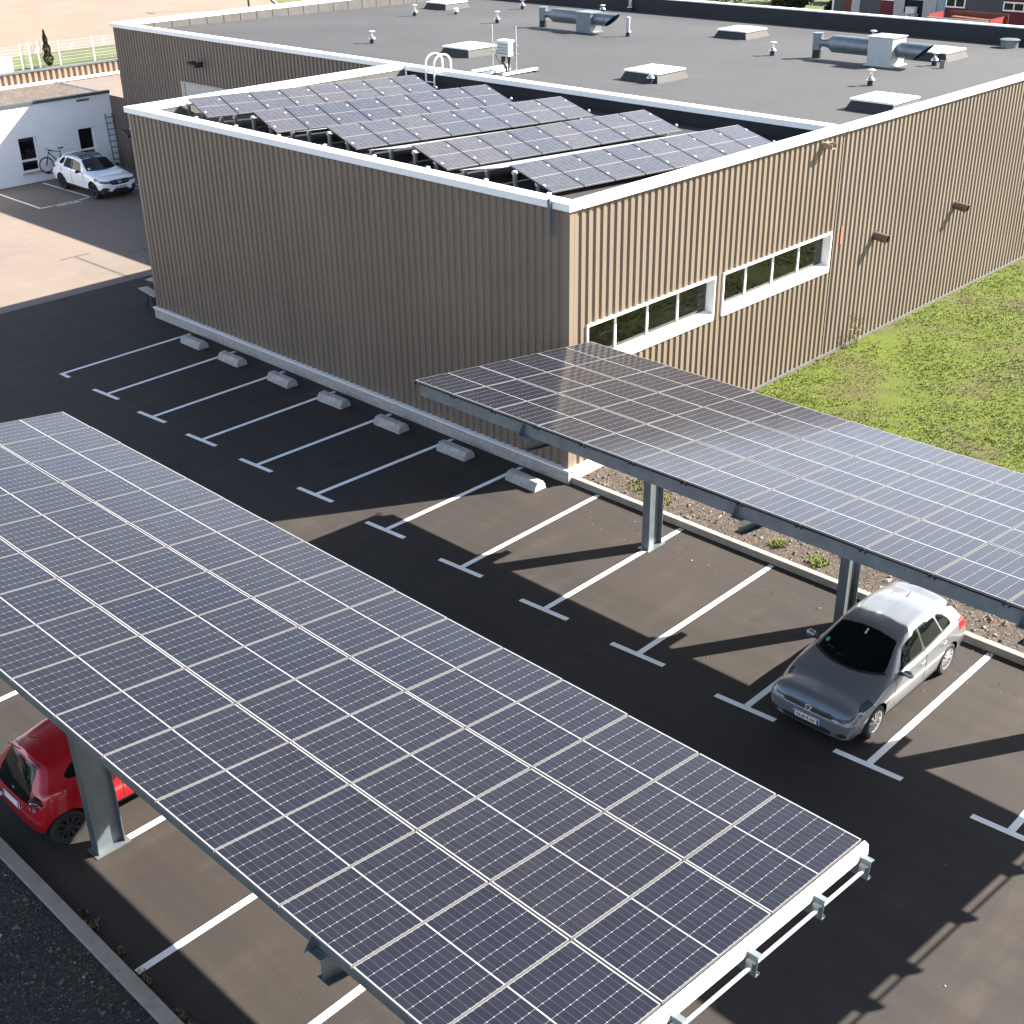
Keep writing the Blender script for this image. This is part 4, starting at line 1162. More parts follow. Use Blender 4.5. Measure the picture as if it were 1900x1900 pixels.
# wall lamps and camera
fl = thing("floodlight", "black floodlight high on the hall's brown front wall above the roller door", "floodlight", (-12.9, 16.02, 5.72))
mb = MB(); mb.box((-0.06, -0.10, -0.05), (0.06, 0.04, 0.05)); mb.build("bracket", M['black'], fl)
mb = MB(); mb.hexa([(-0.36, -0.52, -0.02), (0.30, -0.52, -0.12), (0.30, -0.12, -0.12), (-0.36, -0.12, -0.02), (-0.36, -0.52, 0.08), (0.30, -0.52, -0.02), (0.30, -0.12, -0.02), (-0.36, -0.12, 0.08)]); mb.build("lamp_head", M['black'], fl)
sc = thing("wall_camera", "small black floodlight with a white sensor dome at the annex's left front corner", "wall light", (0.40, 4.80, 6.12))
mb = MB(); mb.box((-0.10, -0.06, -0.12), (-0.06, 0.06, 0.0)); mb.tube([(-0.08, 0, -0.06), (-0.24, -0.05, -0.03)], 0.03, 8); mb.build("arm", M['black'], sc)
mb = MB(); mb.tr = Matrix.Translation((-0.30, -0.08, -0.08)) @ Matrix.Rotation(R(25), 4, 'Y'); mb.box((-0.22, -0.12, -0.03), (0.16, 0.12, 0.04)); mb.build("lamp_head", M['plastic'], sc)
mb = MB(); mb.lathe([(0.0, 0.02), (0.06, 0.04), (0.075, 0.10), (0.05, 0.16), (0.0, 0.17)], c=(-0.14, -0.02, 0.0), n=14, cap=False); mb.build("sensor_dome", M['white'], sc, smooth=True)

# boards sticking out past the annex corner
for (p, rz, rx, lab) in (((-0.75, 5.25, 0.0), 8, 22, "upper pale plank jutting out behind the annex's left corner"), ((-1.0, 5.05, 0.0), -8, 15, "lower pale plank jutting out on a trestle behind the annex's left corner")):
    b_ = thing("plank_on_trestle", lab, "plank", p, R(rz))
    h = 0.95 if rx == 22 else 0.62
    mb = MB(); mb.box((-0.15, -0.16, h), (1.1, 0.16, h + 0.03)); mb.build("board", M['wood'], b_)
    for sx in (0.35, 0.95):
        mb = MB(); mb.tube([(sx, -0.14, 0), (sx, -0.05, h)], 0.025, 6); mb.tube([(sx, 0.14, 0), (sx, 0.05, h)], 0.025, 6); mb.build("leg", M['plastic'], b_)

# ================================================================== STONES, GRASS, WEEDS
def stones(name, x0, x1, y0, y1, z, n, smin, smax, seed, mats, wts):
    rnd = random.Random(seed); mb = MB()
    for _ in range(n):
        x, y = rnd.uniform(x0, x1), rnd.uniform(y0, y1)
        s = smin * (smax / smin) ** (rnd.random() ** 2.2)
        mi = rnd.choices(range(len(mats)), wts)[0]
        a = rnd.random() * 6.28
        ex, ey, ez = s * rnd.uniform(.7, 1.3), s * rnd.uniform(.6, 1.0), s * rnd.uniform(.4, .75)
        pts = []
        for (px, py, pz) in ((1, 0, 0), (.4, .9, .1), (-.7, .6, 0), (-.9, -.4, .1), (.1, -1, 0), (.3, .3, 1), (-.4, -.2, .9), (.35, -.45, .85), (0, 0, -.6)):
            px, py, pz = px * rnd.uniform(.8, 1.2), py * rnd.uniform(.8, 1.2), pz * rnd.uniform(.8, 1.2)
            pts.append(mb.add((x + ex * px * math.cos(a) - ey * py * math.sin(a), y + ex * px * math.sin(a) + ey * py * math.cos(a), z + ez * (pz + .25))))
        for q in ((0, 1, 5), (1, 2, 5), (2, 6, 5), (2, 3, 6), (3, 4, 7, 6), (4, 0, 7), (0, 5, 7), (5, 6, 7), (1, 0, 8), (2, 1, 8), (3, 2, 8), (4, 3, 8), (0, 4, 8)):
            mb.face([pts[k] for k in q], mi)
    o = mb.build(name, mats, fix=False)
    tag(o, None, None, None, "stuff")
    return o
sm = [M['stone_a'], M['stone_b'], M['stone_c'], M['darkgravel']]
o = stones("loose_stones", 19.05, 38, 4.90, 7.4, 0.03, 3600, 0.012, 0.055, 3, sm, (6, 2.2, .9, 2)); tag(o, "loose brown and pale stones on the verge behind the lawn-side kerb", "stones")
o = stones("loose_stones", 20.0, 30.5, -18.0, -11.26, 0.05, 5200, 0.010, 0.045, 4, sm, (5, 1.5, .35, 5)); tag(o, "dark loose stones on the shaded bank in the lower left corner", "stones")
o = stones("loose_grit", 19.5, 36, 3.3, 4.66, 0.0, 900, 0.006, 0.022, 5, sm, (5, 2, .3, 2)); tag(o, "grit scattered on the asphalt along the lawn-side kerb", "grit")
o = stones("loose_grit", 8, 37, -11, 4.4, 0.0, 160, 0.006, 0.028, 6, sm[:3], (4, 3, .5)); tag(o, "single pebbles lying about on the dark parking lot", "grit")
o = stones("large_stones", 19.1, 34, 5.0, 7.3, 0.03, 26, 0.05, 0.12, 9, sm[:3], (3, 3, 1)); tag(o, "fist-sized pale stones lying on the verge by the carport posts", "stones")
o = stones("large_stones", 21.0, 27.0, -14, -11.35, 0.05, 34, 0.03, 0.075, 10, sm[:3], (3, 3, .6)); tag(o, "fist-sized pale stones on the dark bank at the lower left kerb", "stones")

def noise2(x, y, s):
    v = 0
    for (fx, fy, ph, a) in ((1.0, .6, .3, 1), (-.7, 1.3, 1.9, .8), (1.9, 1.1, 4.1, .6), (-2.3, 1.7, 2.2, .4), (3.7, -2.9, .7, .35)):
        v += a * math.sin(s * (fx * x + fy * y) + ph * 7)
    return v / 2
def grass(name, n, region, hmin, hmax, seed, mats, dens=True):
    rnd = random.Random(seed); mb = MB()
    k = 0
    while k < n:
        x, y, z = region(rnd)
        d = noise2(x, y, .9) + .5 * noise2(x, y, 2.7)
        if dens and d < rnd.uniform(-1.3, .35): continue
        k += 1
        dry = rnd.random() < (0.35 if d < 0 else 0.10)
        h = rnd.uniform(hmin, hmax) * (1.25 if d > .5 else 1)
        for _ in range(3):
            a = rnd.random() * 6.283; l = rnd.uniform(.35, 1.0) * h
            bx, by = x + rnd.uniform(-.03, .03), y + rnd.uniform(-.03, .03)
            w = rnd.uniform(.006, .013)
            dx, dy = math.cos(a), math.sin(a)
            p = [(bx - dy * w, by + dx * w, z), (bx + dy * w, by - dx * w, z), (bx + dx * l * .45 + dy * w * .7, by + dy * l * .45 - dx * w * .7, z + h * .65), (bx + dx * l * .45 - dy * w * .7, by + dy * l * .45 + dx * w * .7, z + h * .65)]
            i = [mb.add(q) for q in p]
            t = mb.add((bx + dx * l, by + dy * l, z + h * .85))
            m_ = 1 if dry else 0
            mb.face(i, m_); mb.face((i[3], i[2], t), m_)
    o = mb.build(name, mats, fix=False)
    tag(o, None, None, None, "stuff"); return o
def lawn_region(rnd):
    while True:
        y = 8.5 + 24 * rnd.random() ** 1.3; x = rnd.uniform(19.08, 36)
        if x < 21 + (y - 7) * .9 + 10: return x, y, .004
o = grass("lawn_grass", 42000, lawn_region, .02, .06, 11, [M['blade_a'], M['blade_b']]); tag(o, "short patchy bright green grass covering the sunny lawn", "grass")
def weed_region(rnd):
    cx, cy, r = rnd.choice([(20.6, 5.7, .45), (21.3, 5.35, .35), (21.0, 6.3, .5), (23.4, 6.2, .35), (24.6, 5.5, .18), (25.7, 5.4, .22), (26.0, 6.2, .3), (29.0, 6.4, .4), (31.6, 5.5, .15), (30.5, 6.2, .3)])
    a, q = rnd.random() * 6.28, r * math.sqrt(rnd.random()); return cx + q * math.cos(a), cy + q * math.sin(a), .03
o = grass("verge_weeds", 900, weed_region, .04, .12, 12, [M['blade_a'], M['blade_b']], False); tag(o, "small tufts of weeds scattered over the gravel verge", "weeds")
def kerb_weed(rnd):
    cx = rnd.choice([23.3, 23.6, 24.3, 25.0, 25.1, 25.9, 26.3]); return cx + rnd.gauss(0, .07), -10.96 + abs(rnd.gauss(0, .04)), 0.0
o = grass("kerb_weeds", 110, kerb_weed, .03, .08, 13, [M['blade_b'], M['leaf_mid']], False); tag(o, "dry weeds in the gutter of the lower left kerb", "weeds")

# dry tall weed against the hall wall
wd = thing("tall_weed", "tall dry weed growing against the brown wall right of the windows", "weed", (19.25, 17.75, 0))
rnd = random.Random(21)
for k in range(7):
    mb = MB(); a = rnd.random() * 6.28; hh = rnd.uniform(.6, 1.35); bx, by = rnd.uniform(-.1, .15), rnd.uniform(-.3, .3)
    mb.tube([(bx, by, 0), (bx + .05 * math.cos(a), by + .08 * math.sin(a), hh * .5), (bx + .1 * math.cos(a), by + .2 * math.sin(a), hh)], [.008, .006, .003], 5); mb.build("stem", M['blade_b'], wd)
    mb = MB()
    for _ in range(24):
        t = rnd.uniform(.2, 1); c = Vector((bx + .1 * t * math.cos(a), by + .2 * t * math.sin(a), hh * t)) + Vector((rnd.gauss(0, .05), rnd.gauss(0, .07), rnd.gauss(0, .04)))
        e = Vector((rnd.gauss(0, 1), rnd.gauss(0, 1), rnd.gauss(0, 1))).normalized() * .035; f = Vector((rnd.gauss(0, 1), rnd.gauss(0, 1), rnd.gauss(0, 1))).normalized() * .02
        mb.quad([c - e, c - f, c + e, c + f])
    mb.build("leaves", M['blade_b'] if k % 2 else M['blade_a'], wd, fix=False)

def leaf_crown(mb, pts_fn, n, size, rnd):
    for _ in range(n):
        c, out = pts_fn(rnd)
        s = size * rnd.uniform(.6, 1.3)
        e = (out + Vector((rnd.gauss(0, .8), rnd.gauss(0, .8), rnd.gauss(0, .8)))).normalized()
        f = e.cross(Vector((rnd.gauss(0, 1), rnd.gauss(0, 1), rnd.gauss(0, 1)))).normalized()
        mb.quad([c - f * s * .5, c + e * s * .45 - f * s * .1, c + f * s * .5, c - e * s * .35])
# cypress by the far fence
cy = thing("cypress", "slim upright cypress in front of the far white fence", "cypress", (-55.2, 30.1, 0))
mb = MB(); mb.tube([(0, 0, 0), (0, 0, 1.9)], [.05, .02], 8); mb.build("trunk", M['bark'], cy)
def cyp(r):
    t = r.random() ** .9; h = .12 + 2.5 * t; rad = .40 * (1 - t) ** .75 * (min(1, t * 6 + .45)) * math.sqrt(r.random() * .7 + .3) * (1 + .2 * math.sin(h * 9 + 2))
    a = r.random() * 6.28; return Vector((rad * math.cos(a) - .10 * t * t, rad * math.sin(a), h)), Vector((math.cos(a) * .5, math.sin(a) * .5, .9))
mb = MB(); leaf_crown(mb, cyp, 2600, .10, random.Random(5)); mb.build("crown", M['leaf_dark'], cy, fix=False)

# far fence with posts and wire panels
fe = thing("mesh_fence", "pale wire mesh fence with white posts beyond the white office", "fence", (-55.6, 31, 0))
ys = [10.0, 12.6, 15.2, 17.8, 20.4, 23.0, 25.6, 28.25, 30.95 - 1.3 + 1.55, 33.9, 36.6, 39.3]
ys = [9.9, 12.5, 15.1, 17.7, 20.3, 22.9, 25.5, 28.2, 31.2, 34.0, 36.8, 39.6, 42.4]
for y in ys:
    mb = MB(); mb.box((-0.035, y - 31 - 0.035, 0), (0.035, y - 31 + 0.035, 1.75)); mb.build("post", M['white'], fe)
for a, b in zip(ys, ys[1:]):
    mb = MB()
    for k in range(8):
        z = .12 + k * .22; mb.box((-0.008, a - 31 + .04, z - .008), (0.008, b - 31 - .04, z + .008))
    y = a + .12
    while y < b - .05:
        mb.box((-0.003, y - 31 - .003, .1), (0.003, y - 31 + .003, 1.7)); y += .1
    mb.build("wire_panel", M['galvpale'], fe)
for y in (28.75, 29.45):
    g = MB(); g.box((-0.05, -0.05, 0), (0.05, 0.05, 1.85))
    tag(g.build("gate_post", M['white'], loc=(-55.35, y, 0)), "white gate post left of the cypress, the one %s it" % ("farther from" if y < 29 else "nearer to"), "gate post", "white gate posts by the cypress")
ub = thing("utility_box", "white utility cabinet at the left photo edge beside the far fence", "cabinet", (-55.2, 26.3, 0))
mb = MB(); mb.box((-.35, -.8, .08), (.35, .8, 1.0)); mb.build("casing", M['white'], ub); mb = MB(); mb.box((-.38, -.84, 1.001), (.38, .84, 1.06)); mb.build("lid", M['white'], ub); mb = MB(); mb.box((-.3, -.75, 0), (.3, .75, .079)); mb.build("base", M['concrete'], ub)
sp = thing("lamp_post", "dark lamp post foot beyond the hall's left parapet", "lamp post", (-75.5, 62.35, 0))
mb = MB(); mb.lathe([(.20, 0), (.20, .05), (.11, .06), (.10, 1.2), (.07, 7.0)], n=14); mb.build("pole", M['plastic'], sp, smooth=True)
mb = MB(); mb.tube([(0, 0, 7.0), (.4, 0, 7.2), (1.2, 0, 7.25)], .05, 8); mb.build("arm", M['plastic'], sp); mb = MB(); mb.box((1.0, -.15, 7.16), (1.7, .15, 7.28)); mb.build("lamp_head", M['plastic'], sp)
mb = MB()
arc = [(-66, 62.6), (-70, 63.6), (-74.5, 65.3), (-79, 67.9), (-84, 71.2)]
for (a, b) in zip(arc, arc[1:]):
    d = (Vector(b) - Vector(a)).normalized(); n_ = Vector((-d.y, d.x)) * .12
    mb.hexa([(a[0] - n_.x, a[1] - n_.y, -.02), (b[0] - n_.x, b[1] - n_.y, -.02), (b[0] + n_.x, b[1] + n_.y, -.02), (a[0] + n_.x, a[1] + n_.y, -.02), (a[0] - n_.x, a[1] - n_.y, .12), (b[0] - n_.x, b[1] - n_.y, .12), (b[0] + n_.x, b[1] + n_.y, .12), (a[0] + n_.x, a[1] + n_.y, .12)])
struct("road_kerb", mb, M['stopcon'])

# ================================================================== BEHIND THE HALL, RIGHT
gw = thing("grey_workshop", "grey metal workshop with red doors behind the hall, upper right", "building", (-6, 90, 0))
def G(o): return A(o, gw)
FY = 88.0
def band(name, x0, x1, z0, z1, mat, off=0.0):
    mb = MB(); clad(mb, (x0, FY - off, 0), (1, 0, 0), (0, -1, 0), x1 - x0, z0, z1, pitch=.22, depth=.035); return G(mb.build(name, mat, fix=False))
mb = MB(); mb.box((-24.5, FY + .1, 0), (14, FY + 22, 6.2)); G(mb.build("shell", M['greyclad']))
mb = MB(); mb.box((-24.7, FY - .3, 6.2), (14.2, FY + 22.2, 6.5)); G(mb.build("roof", M['galv']))
for (a, b, m_) in ((-24.5, -23.45, 'greyclad'), (-20.75, -20.0, 'greyclad'), (-21.95 + .0, -20.751, 'greyclad')):
    band("wall", a, b, 0, 6.2, M[m_])
mb = MB(); mb.box((-24.62, FY - .1, 0), (-24.48, FY + .1, 6.2)); G(mb.build("corner_trim", M['white']))
d_ = MB(); d_.box((-23.44, FY - .06, 0), (-22.75, FY + .05, 6.1)); G(d_.build("rusty_door", M['rust']))
d_ = MB(); d_.box((-22.745, FY - .07, 0), (-21.96, FY + .05, 6.1)); G(d_.build("door", M['whiteclad']))
def win(x0, x1, z0, z1):
    mb = MB(); f = .10
    mb.box((x0, FY - .09, z0), (x1, FY - .02, z0 + f)); mb.box((x0, FY - .09, z1 - f), (x1, FY - .02, z1))
    for xx in (x0, (x0 + x1) / 2 - f / 2, x1 - f): mb.box((xx, FY - .088, z0 + f + .001), (xx + f, FY - .02, z1 - f - .001))
    w_ = G(mb.build("window", M['white'])); mb = MB(); mb.quad([(x0 + f, FY - .05, z0 + f), (x1 - f, FY - .05, z0 + f), (x1 - f, FY - .05, z1 - f), (x0 + f, FY - .05, z1 - f)]); p = mb.build("pane", M['glass'], fix=False); p.parent = w_
band("red_panel", -19.99, -18.75, 0, 1.90, M['redclad']); win(-19.99, -18.75, 1.92, 2.7); band("wall", -19.99, -18.75, 2.71, 6.2, M['greyclad'])
band("white_panel", -18.74, -17.75, 0, 6.2, M['whiteclad'], .06)
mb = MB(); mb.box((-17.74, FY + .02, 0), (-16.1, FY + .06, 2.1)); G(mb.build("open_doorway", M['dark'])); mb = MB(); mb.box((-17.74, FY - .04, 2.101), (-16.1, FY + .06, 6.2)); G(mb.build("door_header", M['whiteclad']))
band("white_panel", -16.09, -14.9, 0, 6.2, M['whiteclad'], .06); band("white_panel", -14.89, -14.11, 0, 6.2, simple('pale_blue_sheet', (0.28, 0.30, 0.34), 0.6), .02)
band("red_panel", -14.10, -12.42, 0, 1.72, M['redclad']); win(-14.10, -12.42, 1.73, 2.65); band("wall", -14.10, -12.42, 2.66, 6.2, M['greyclad'])
band("wall", -12.41, -9.22, 0, 6.2, M['greyclad'])
band("red_panel", -9.21, -7.45, 0, 1.74, M['redclad']); win(-9.21, -7.45, 1.75, 2.45); band("red_panel", -9.21, -7.45, 2.46, 6.2, M['redclad'])
band("wall", -7.44, 14, 0, 6.2, M['greyclad'])
mb = MB(); tag(mb, ) if False else None
st = thing("stacked_crates", "pale stacked containers in the workshop's open doorway", "containers", (-16.95, FY - .35, 0))
for (x, z, w, h, m_) in ((-.4, 0, .7, .55, 'stopcon'), (.35, 0, .6, .5, 'paper'), (-.35, .56, .6, .5, 'galvpale'), (.3, .52, .5, .5, 'stopcon'), (0, 1.1, .8, .45, 'paper')):
    mb = MB(); mb.box((x - w / 2, -.25, z), (x + w / 2, .25, z + h)); mb.box((x - w / 2 - .02, -.27, z + h), (x + w / 2 + .02, .27, z + h + .04)); mb.build("container", M[m_], st)
# flat trailer with red frame
tr_ = thing("flat_trailer", "red and white drop-side trailer parked in front of the grey workshop", "trailer", (-7.8, 79, 0.45))
mb = MB(); mb.box((-2.6, -1.2, .95), (2.6, 1.2, 1.07)); mb.build("bed", M['trailerred'], tr_)
mb = MB(); mb.box((-2.6, -1.26, 1.0), (2.3, -1.205, 1.72)); mb.box((-2.6, -1.265, 1.68), (2.3, -1.2, 1.74)); mb.build("drop_side", M['whiteclad'], tr_)
mb = MB(); mb.box((-2.0, 1.205, 1.0), (2.6, 1.26, 2.0)); mb.build("drop_side", M['rust'], tr_)
mb = MB(); mb.box((2.3, -1.26, 1.0), (2.38, 1.26, 1.85)); mb.box((2.382, -1.2, 1.0), (2.45, 1.2, 1.2)); mb.build("tailboard", M['trailerred'], tr_)
mb = MB(); mb.box((-2.58, -1.15, 1.0), (-2.52, 1.15, 1.9)); mb.build("headboard", M['trailerred'], tr_)
mb = MB(); mb.box((-2.0, -.9, 1.08), (1.6, -.1, 1.35)); mb.hexa([(-1.5, .0, 1.08), (2.0, .0, 1.08), (2.0, 1.0, 1.08), (-1.5, 1.0, 1.08), (-1.4, .2, 1.7), (1.9, .2, 1.6), (1.9, .9, 1.6), (-1.4, .9, 1.7)]); mb.build("load", M['rust'], tr_)
for x in (-.6, .6):
    for y in (-.95, .95):
        mb = MB(); mb.lathe([(.15, -.11), (.48, -.11), (.50, -.05), (.50, .05), (.48, .11), (.15, .11)], c=(x, y, .05), n=20, axis=1); mb.build("wheel", M['rubber'], tr_, smooth=True)
mb = MB(); mb.tube([(-2.6, 0, .9), (-3.9, 0, .6)], .06, 8); mb.build("drawbar", M['trailerred'], tr_)

def bush(label, x, y, rx, ry, h, n, mat, seed, name="shrub", size=.30):
    t = thing(name, label, "shrub", (x, y, 0), 0, "shrubs beside the grey workshop")
    r0 = random.Random(seed)
    lobes = [(r0.uniform(-.6, .6) * rx, r0.uniform(-.6, .6) * ry, r0.uniform(.35, .75) * h, r0.uniform(.35, .6)) for _ in range(7)]
    for k in range(4):
        mb = MB(); l = lobes[k]; mb.tube([(l[0] * .2, l[1] * .2, 0), (l[0] * .6, l[1] * .6, l[2] * .5), (l[0], l[1], l[2])], [.06, .04, .015], 6); mb.build("stem", M['bark'], t)
    def fn(r):
        l = r.choice(lobes); v = Vector((r.gauss(0, 1), r.gauss(0, 1), r.gauss(0, 1))).normalized(); q = r.uniform(.5, 1.0)
        return Vector((l[0] + v.x * rx * l[3] * q, l[1] + v.y * ry * l[3] * q, max(.05, l[2] + v.z * h * l[3] * q * .8))), v
    mb = MB(); leaf_crown(mb, fn, n, size, r0); mb.build("crown", mat, t, fix=False)
bush("wide bright green shrub mass left of the grey workshop", -39.0, 95, 4.0, 2.0, 2.2, 3000, M['leaf_light'], 31)
bush("bright yellow-green shrub in the middle of the bank", -34.5, 97, 3.0, 2.0, 2.0, 2200, M['leaf_light'], 32)
bush("low copper-brown shrub on the bank", -32.2, 91.0, 1.0, .8, 1.0, 700, M['leaf_red'], 33)
bush("dark green rounded shrub near the grey workshop", -30.6, 92.0, 1.6, 1.1, 1.5, 1400, M['leaf_mid'], 34)
bush("small brownish shrub against the workshop corner", -26.3, 90.5, .8, .7, 1.3, 500, M['leaf_red'], 35)
bush("pale green bush behind the dark shrub", -30.0, 100, 4.0, 2.0, 2.4, 2600, M['leaf_light'], 36)

# out-of-view tree belts, added to darken the reflections in glass and paint
rw = random.Random(77)
mb = MB()
def belt(p, q, n):
    for k in range(n):
        f = rw.random(); x, y = p[0] + (q[0] - p[0]) * f + rw.gauss(0, 3), p[1] + (q[1] - p[1]) * f + rw.gauss(0, 3)
        hh = 9 + 4 * noise2(x, y, .11) + rw.uniform(-2, 2)
        z = hh * rw.random() ** .8
        c = Vector((x, y, z)); e = Vector((rw.gauss(0, 1), rw.gauss(0, 1), rw.gauss(0, .6))).normalized() * rw.uniform(.5, 1.1); g = e.cross(Vector((rw.gauss(0, 1), rw.gauss(0, 1), rw.gauss(0, 1)))).normalized() * rw.uniform(.4, .8)
        mb.quad([c - e, c - g, c + e, c + g])
belt((85, -60), (80, 60), 5200); belt((85, -60), (-60, -75), 5200); belt((80, 60), (120, 150), 3200); belt((30, 150), (120, 150), 2200)
o = mb.build("unseen_tree_belt", M['leaf_mid'], fix=False); tag(o, "added out-of-view belt of trees that darkens the reflections in car glass", "trees", None, "stuff")

# ================================================================== CARS
def pchip(pts):
    xs = np.array([p[0] for p in pts], float); ys = np.array([p[1] for p in pts], float)
    h = np.diff(xs); d = np.diff(ys) / h
    m = np.zeros(len(xs)); m[0], m[-1] = d[0], d[-1]
    for k in range(1, len(xs) - 1):
        if d[k - 1] * d[k] > 0:
            w1, w2 = 2 * h[k] + h[k - 1], h[k] + 2 * h[k - 1]
            m[k] = (w1 + w2) / (w1 / d[k - 1] + w2 / d[k])
    def f(x):
        x = min(max(x, xs[0]), xs[-1]); k = min(int(np.searchsorted(xs, x, 'right')) - 1, len(h) - 1)
        t = (x - xs[k]) / h[k]
        return float((2 * t**3 - 3 * t**2 + 1) * ys[k] + (t**3 - 2 * t**2 + t) * h[k] * m[k] + (-2 * t**3 + 3 * t**2) * ys[k + 1] + (t**3 - t**2) * h[k] * m[k + 1])
    return f
def sstep(x): x = min(max(x, 0), 1); return x * x * (3 - 2 * x)
def catmull(P, v):
    n = len(P) - 1; k = min(int(v), n - 1); t = v - k
    p1, p2 = P[k], P[k + 1]
    p0 = P[k - 1] if k > 0 else np.array([-P[1][0], P[1][1]])
    p3 = P[k + 2] if k + 2 <= n else np.array([-P[n - 1][0], P[n - 1][1]])
    if k == n - 1: p3 = np.array([-P[n - 1][0], P[n - 1][1]])
    c = 0.42
    m1, m2 = (p2 - p0) * c, (p3 - p1) * c
    return (2 * t**3 - 3 * t**2 + 1) * p1 + (t**3 - 2 * t**2 + t) * m1 + (-2 * t**3 + 3 * t**2) * p2 + (t**3 - t**2) * m2

def car_body(S, root, step, mats, classify):
    """loft of half cross-sections along s (0 nose .. L tail), closed by rounded nose and tail; faces sorted into parts by classify()"""
    F = {k: pchip(v) for k, v in S['f'].items()}
    sn, st_ = pchip(S['nose']), pchip(S['tail'])          # silhouette s as a function of z
    sa, sb, off_n, off_t = S['sa'], S['sb'], S['off_n'], S['off_t']
    counts = S['counts']
    vv = []
    for k, c in enumerate(counts): vv += [k + t / c for t in range(c)]
    vv.append(8.0)
    def ring(s):
        P = [(0, F['zb'](s)), (F['wr'](s) - .10, F['zb'](s)), (F['wr'](s), F['zr'](s)), (F['wm'](s), F['zm'](s)), (F['ws'](s), F['zs'](s)), (F['wb'](s), F['zl'](s)), (F['wk'](s), F['zk'](s)), (F['wk'](s) * .52, F['zk'](s) + (F['zc'](s) - F['zk'](s)) * .74), (0, F['zc'](s))]
        P = [np.array(p) for p in P]
        out = np.array([catmull(P, v) for v in vv]); out[0][0] = 0; out[-1][0] = 0
        return out
    n_s = int((sb - sa) / step)
    stations = []      # list of (region, arrays s,y,z)
    r0 = ring(sa)
    ncap = S.get('ncap', 22)
    for k in range(ncap):
        th = (math.pi / 2) * k / ncap
        e = 2 / S.get('pow', 3.2)
        g, b = math.sin(th) ** e, 1 - math.cos(th) ** e
        ss = np.array([sn(z) + off_n * b for z in r0[:, 1]])
        stations.append(('F', ss, r0[:, 0] * g, r0[:, 1]))
    for k in range(n_s + 1):
        s = sa + (sb - sa) * k / n_s
        r = ring(s)
        wa, wb_ = sstep((S['ba'] - s) / (S['ba'] - sa)), sstep((s - S['bb']) / (sb - S['bb']))
        ss = np.array([s + wa * (sn(z) + off_n - sa) + wb_ * (st_(z) - off_t - sb) for z in r[:, 1]])
        stations.append(('B', ss, r[:, 0], r[:, 1]))
    r1 = ring(sb)
    for k in range(1, ncap + 1):
        th = (math.pi / 2) * k / ncap
        e = 2 / S.get('pow', 3.2)
        g, b = math.cos(th) ** e, math.sin(th) ** e
        if k == ncap: g, b = 0, 1
        ss = np.array([st_(z) - off_t * (1 - b) for z in r1[:, 1]])
        stations.append(('R', ss, r1[:, 0] * g, r1[:, 1]))
    L = S['L']
    NV = len(vv)
    gidx, gpos, faces = {}, [], []
    for i in range(len(stations) - 1):
        A_, B_ = stations[i], stations[i + 1]
        reg = A_[0] if A_[0] != 'B' else B_[0]
        for j in range(NV - 1):
            cs = (A_[1][j] + A_[1][j + 1] + B_[1][j] + B_[1][j + 1]) / 4
            cy_ = (A_[2][j] + A_[2][j + 1] + B_[2][j] + B_[2][j + 1]) / 4
            cz = (A_[3][j] + A_[3][j + 1] + B_[3][j] + B_[3][j + 1]) / 4
            v = (vv[j] + vv[j + 1]) / 2
            for sgn in (1, -1):
                key = classify(reg, cs, cy_, cz, v, sgn)
                q = []
                for (a, b) in ((i, j), (i + 1, j), (i + 1, j + 1), (i, j + 1)):
                    st = stations[a]
                    yk = st[2][b] * sgn
                    kk = (a, b, sgn if abs(yk) > 1e-6 else 0)
                    if kk not in gidx:
                        gidx[kk] = len(gpos); gpos.append([L / 2 - st[1][b], yk, st[3][b]])
                    q.append(gidx[kk])
                q = list(dict.fromkeys(q))
                if len(q) < 3: continue
                faces.append((q if sgn < 0 else q[::-1], key))
    # smooth the stair-steps along the borders between parts
    pos = np.array(gpos)
    emap = {}
    for fi, (q, key) in enumerate(faces):
        for a, b in zip(q, q[1:] + q[:1]):
            emap.setdefault((min(a, b), max(a, b)), []).append(key)
    nb = {}
    for (a, b), ks in emap.items():
        if len(ks) == 2 and ks[0] != ks[1]:
            nb.setdefault(a, []).append(b); nb.setdefault(b, []).append(a)
    chain = [(k, v[0], v[1]) for k, v in nb.items() if len(v) == 2]
    if chain:
        ck = np.array(chain)
        for _ in range(S.get('relax', 7)):
            pos[ck[:, 0]] = .5 * pos[ck[:, 0]] + .25 * (pos[ck[:, 1]] + pos[ck[:, 2]])
    parts = {}
    for q, key in faces:
        if key is None: continue
        name, mi = key
        mb, idx = parts.setdefault(name, (MB(), {}))
        loc_ = []
        for g in q:
            if g not in idx: idx[g] = mb.add(tuple(pos[g]))
            loc_.append(idx[g])
        mb.face(loc_, mi)
    out = {}
    for name, (mb, _) in parts.items():
        base = name.split('#')[0]
        o = mb.build(base, mats[base], root, smooth='full', fix=False)
        out[name] = o
    return out

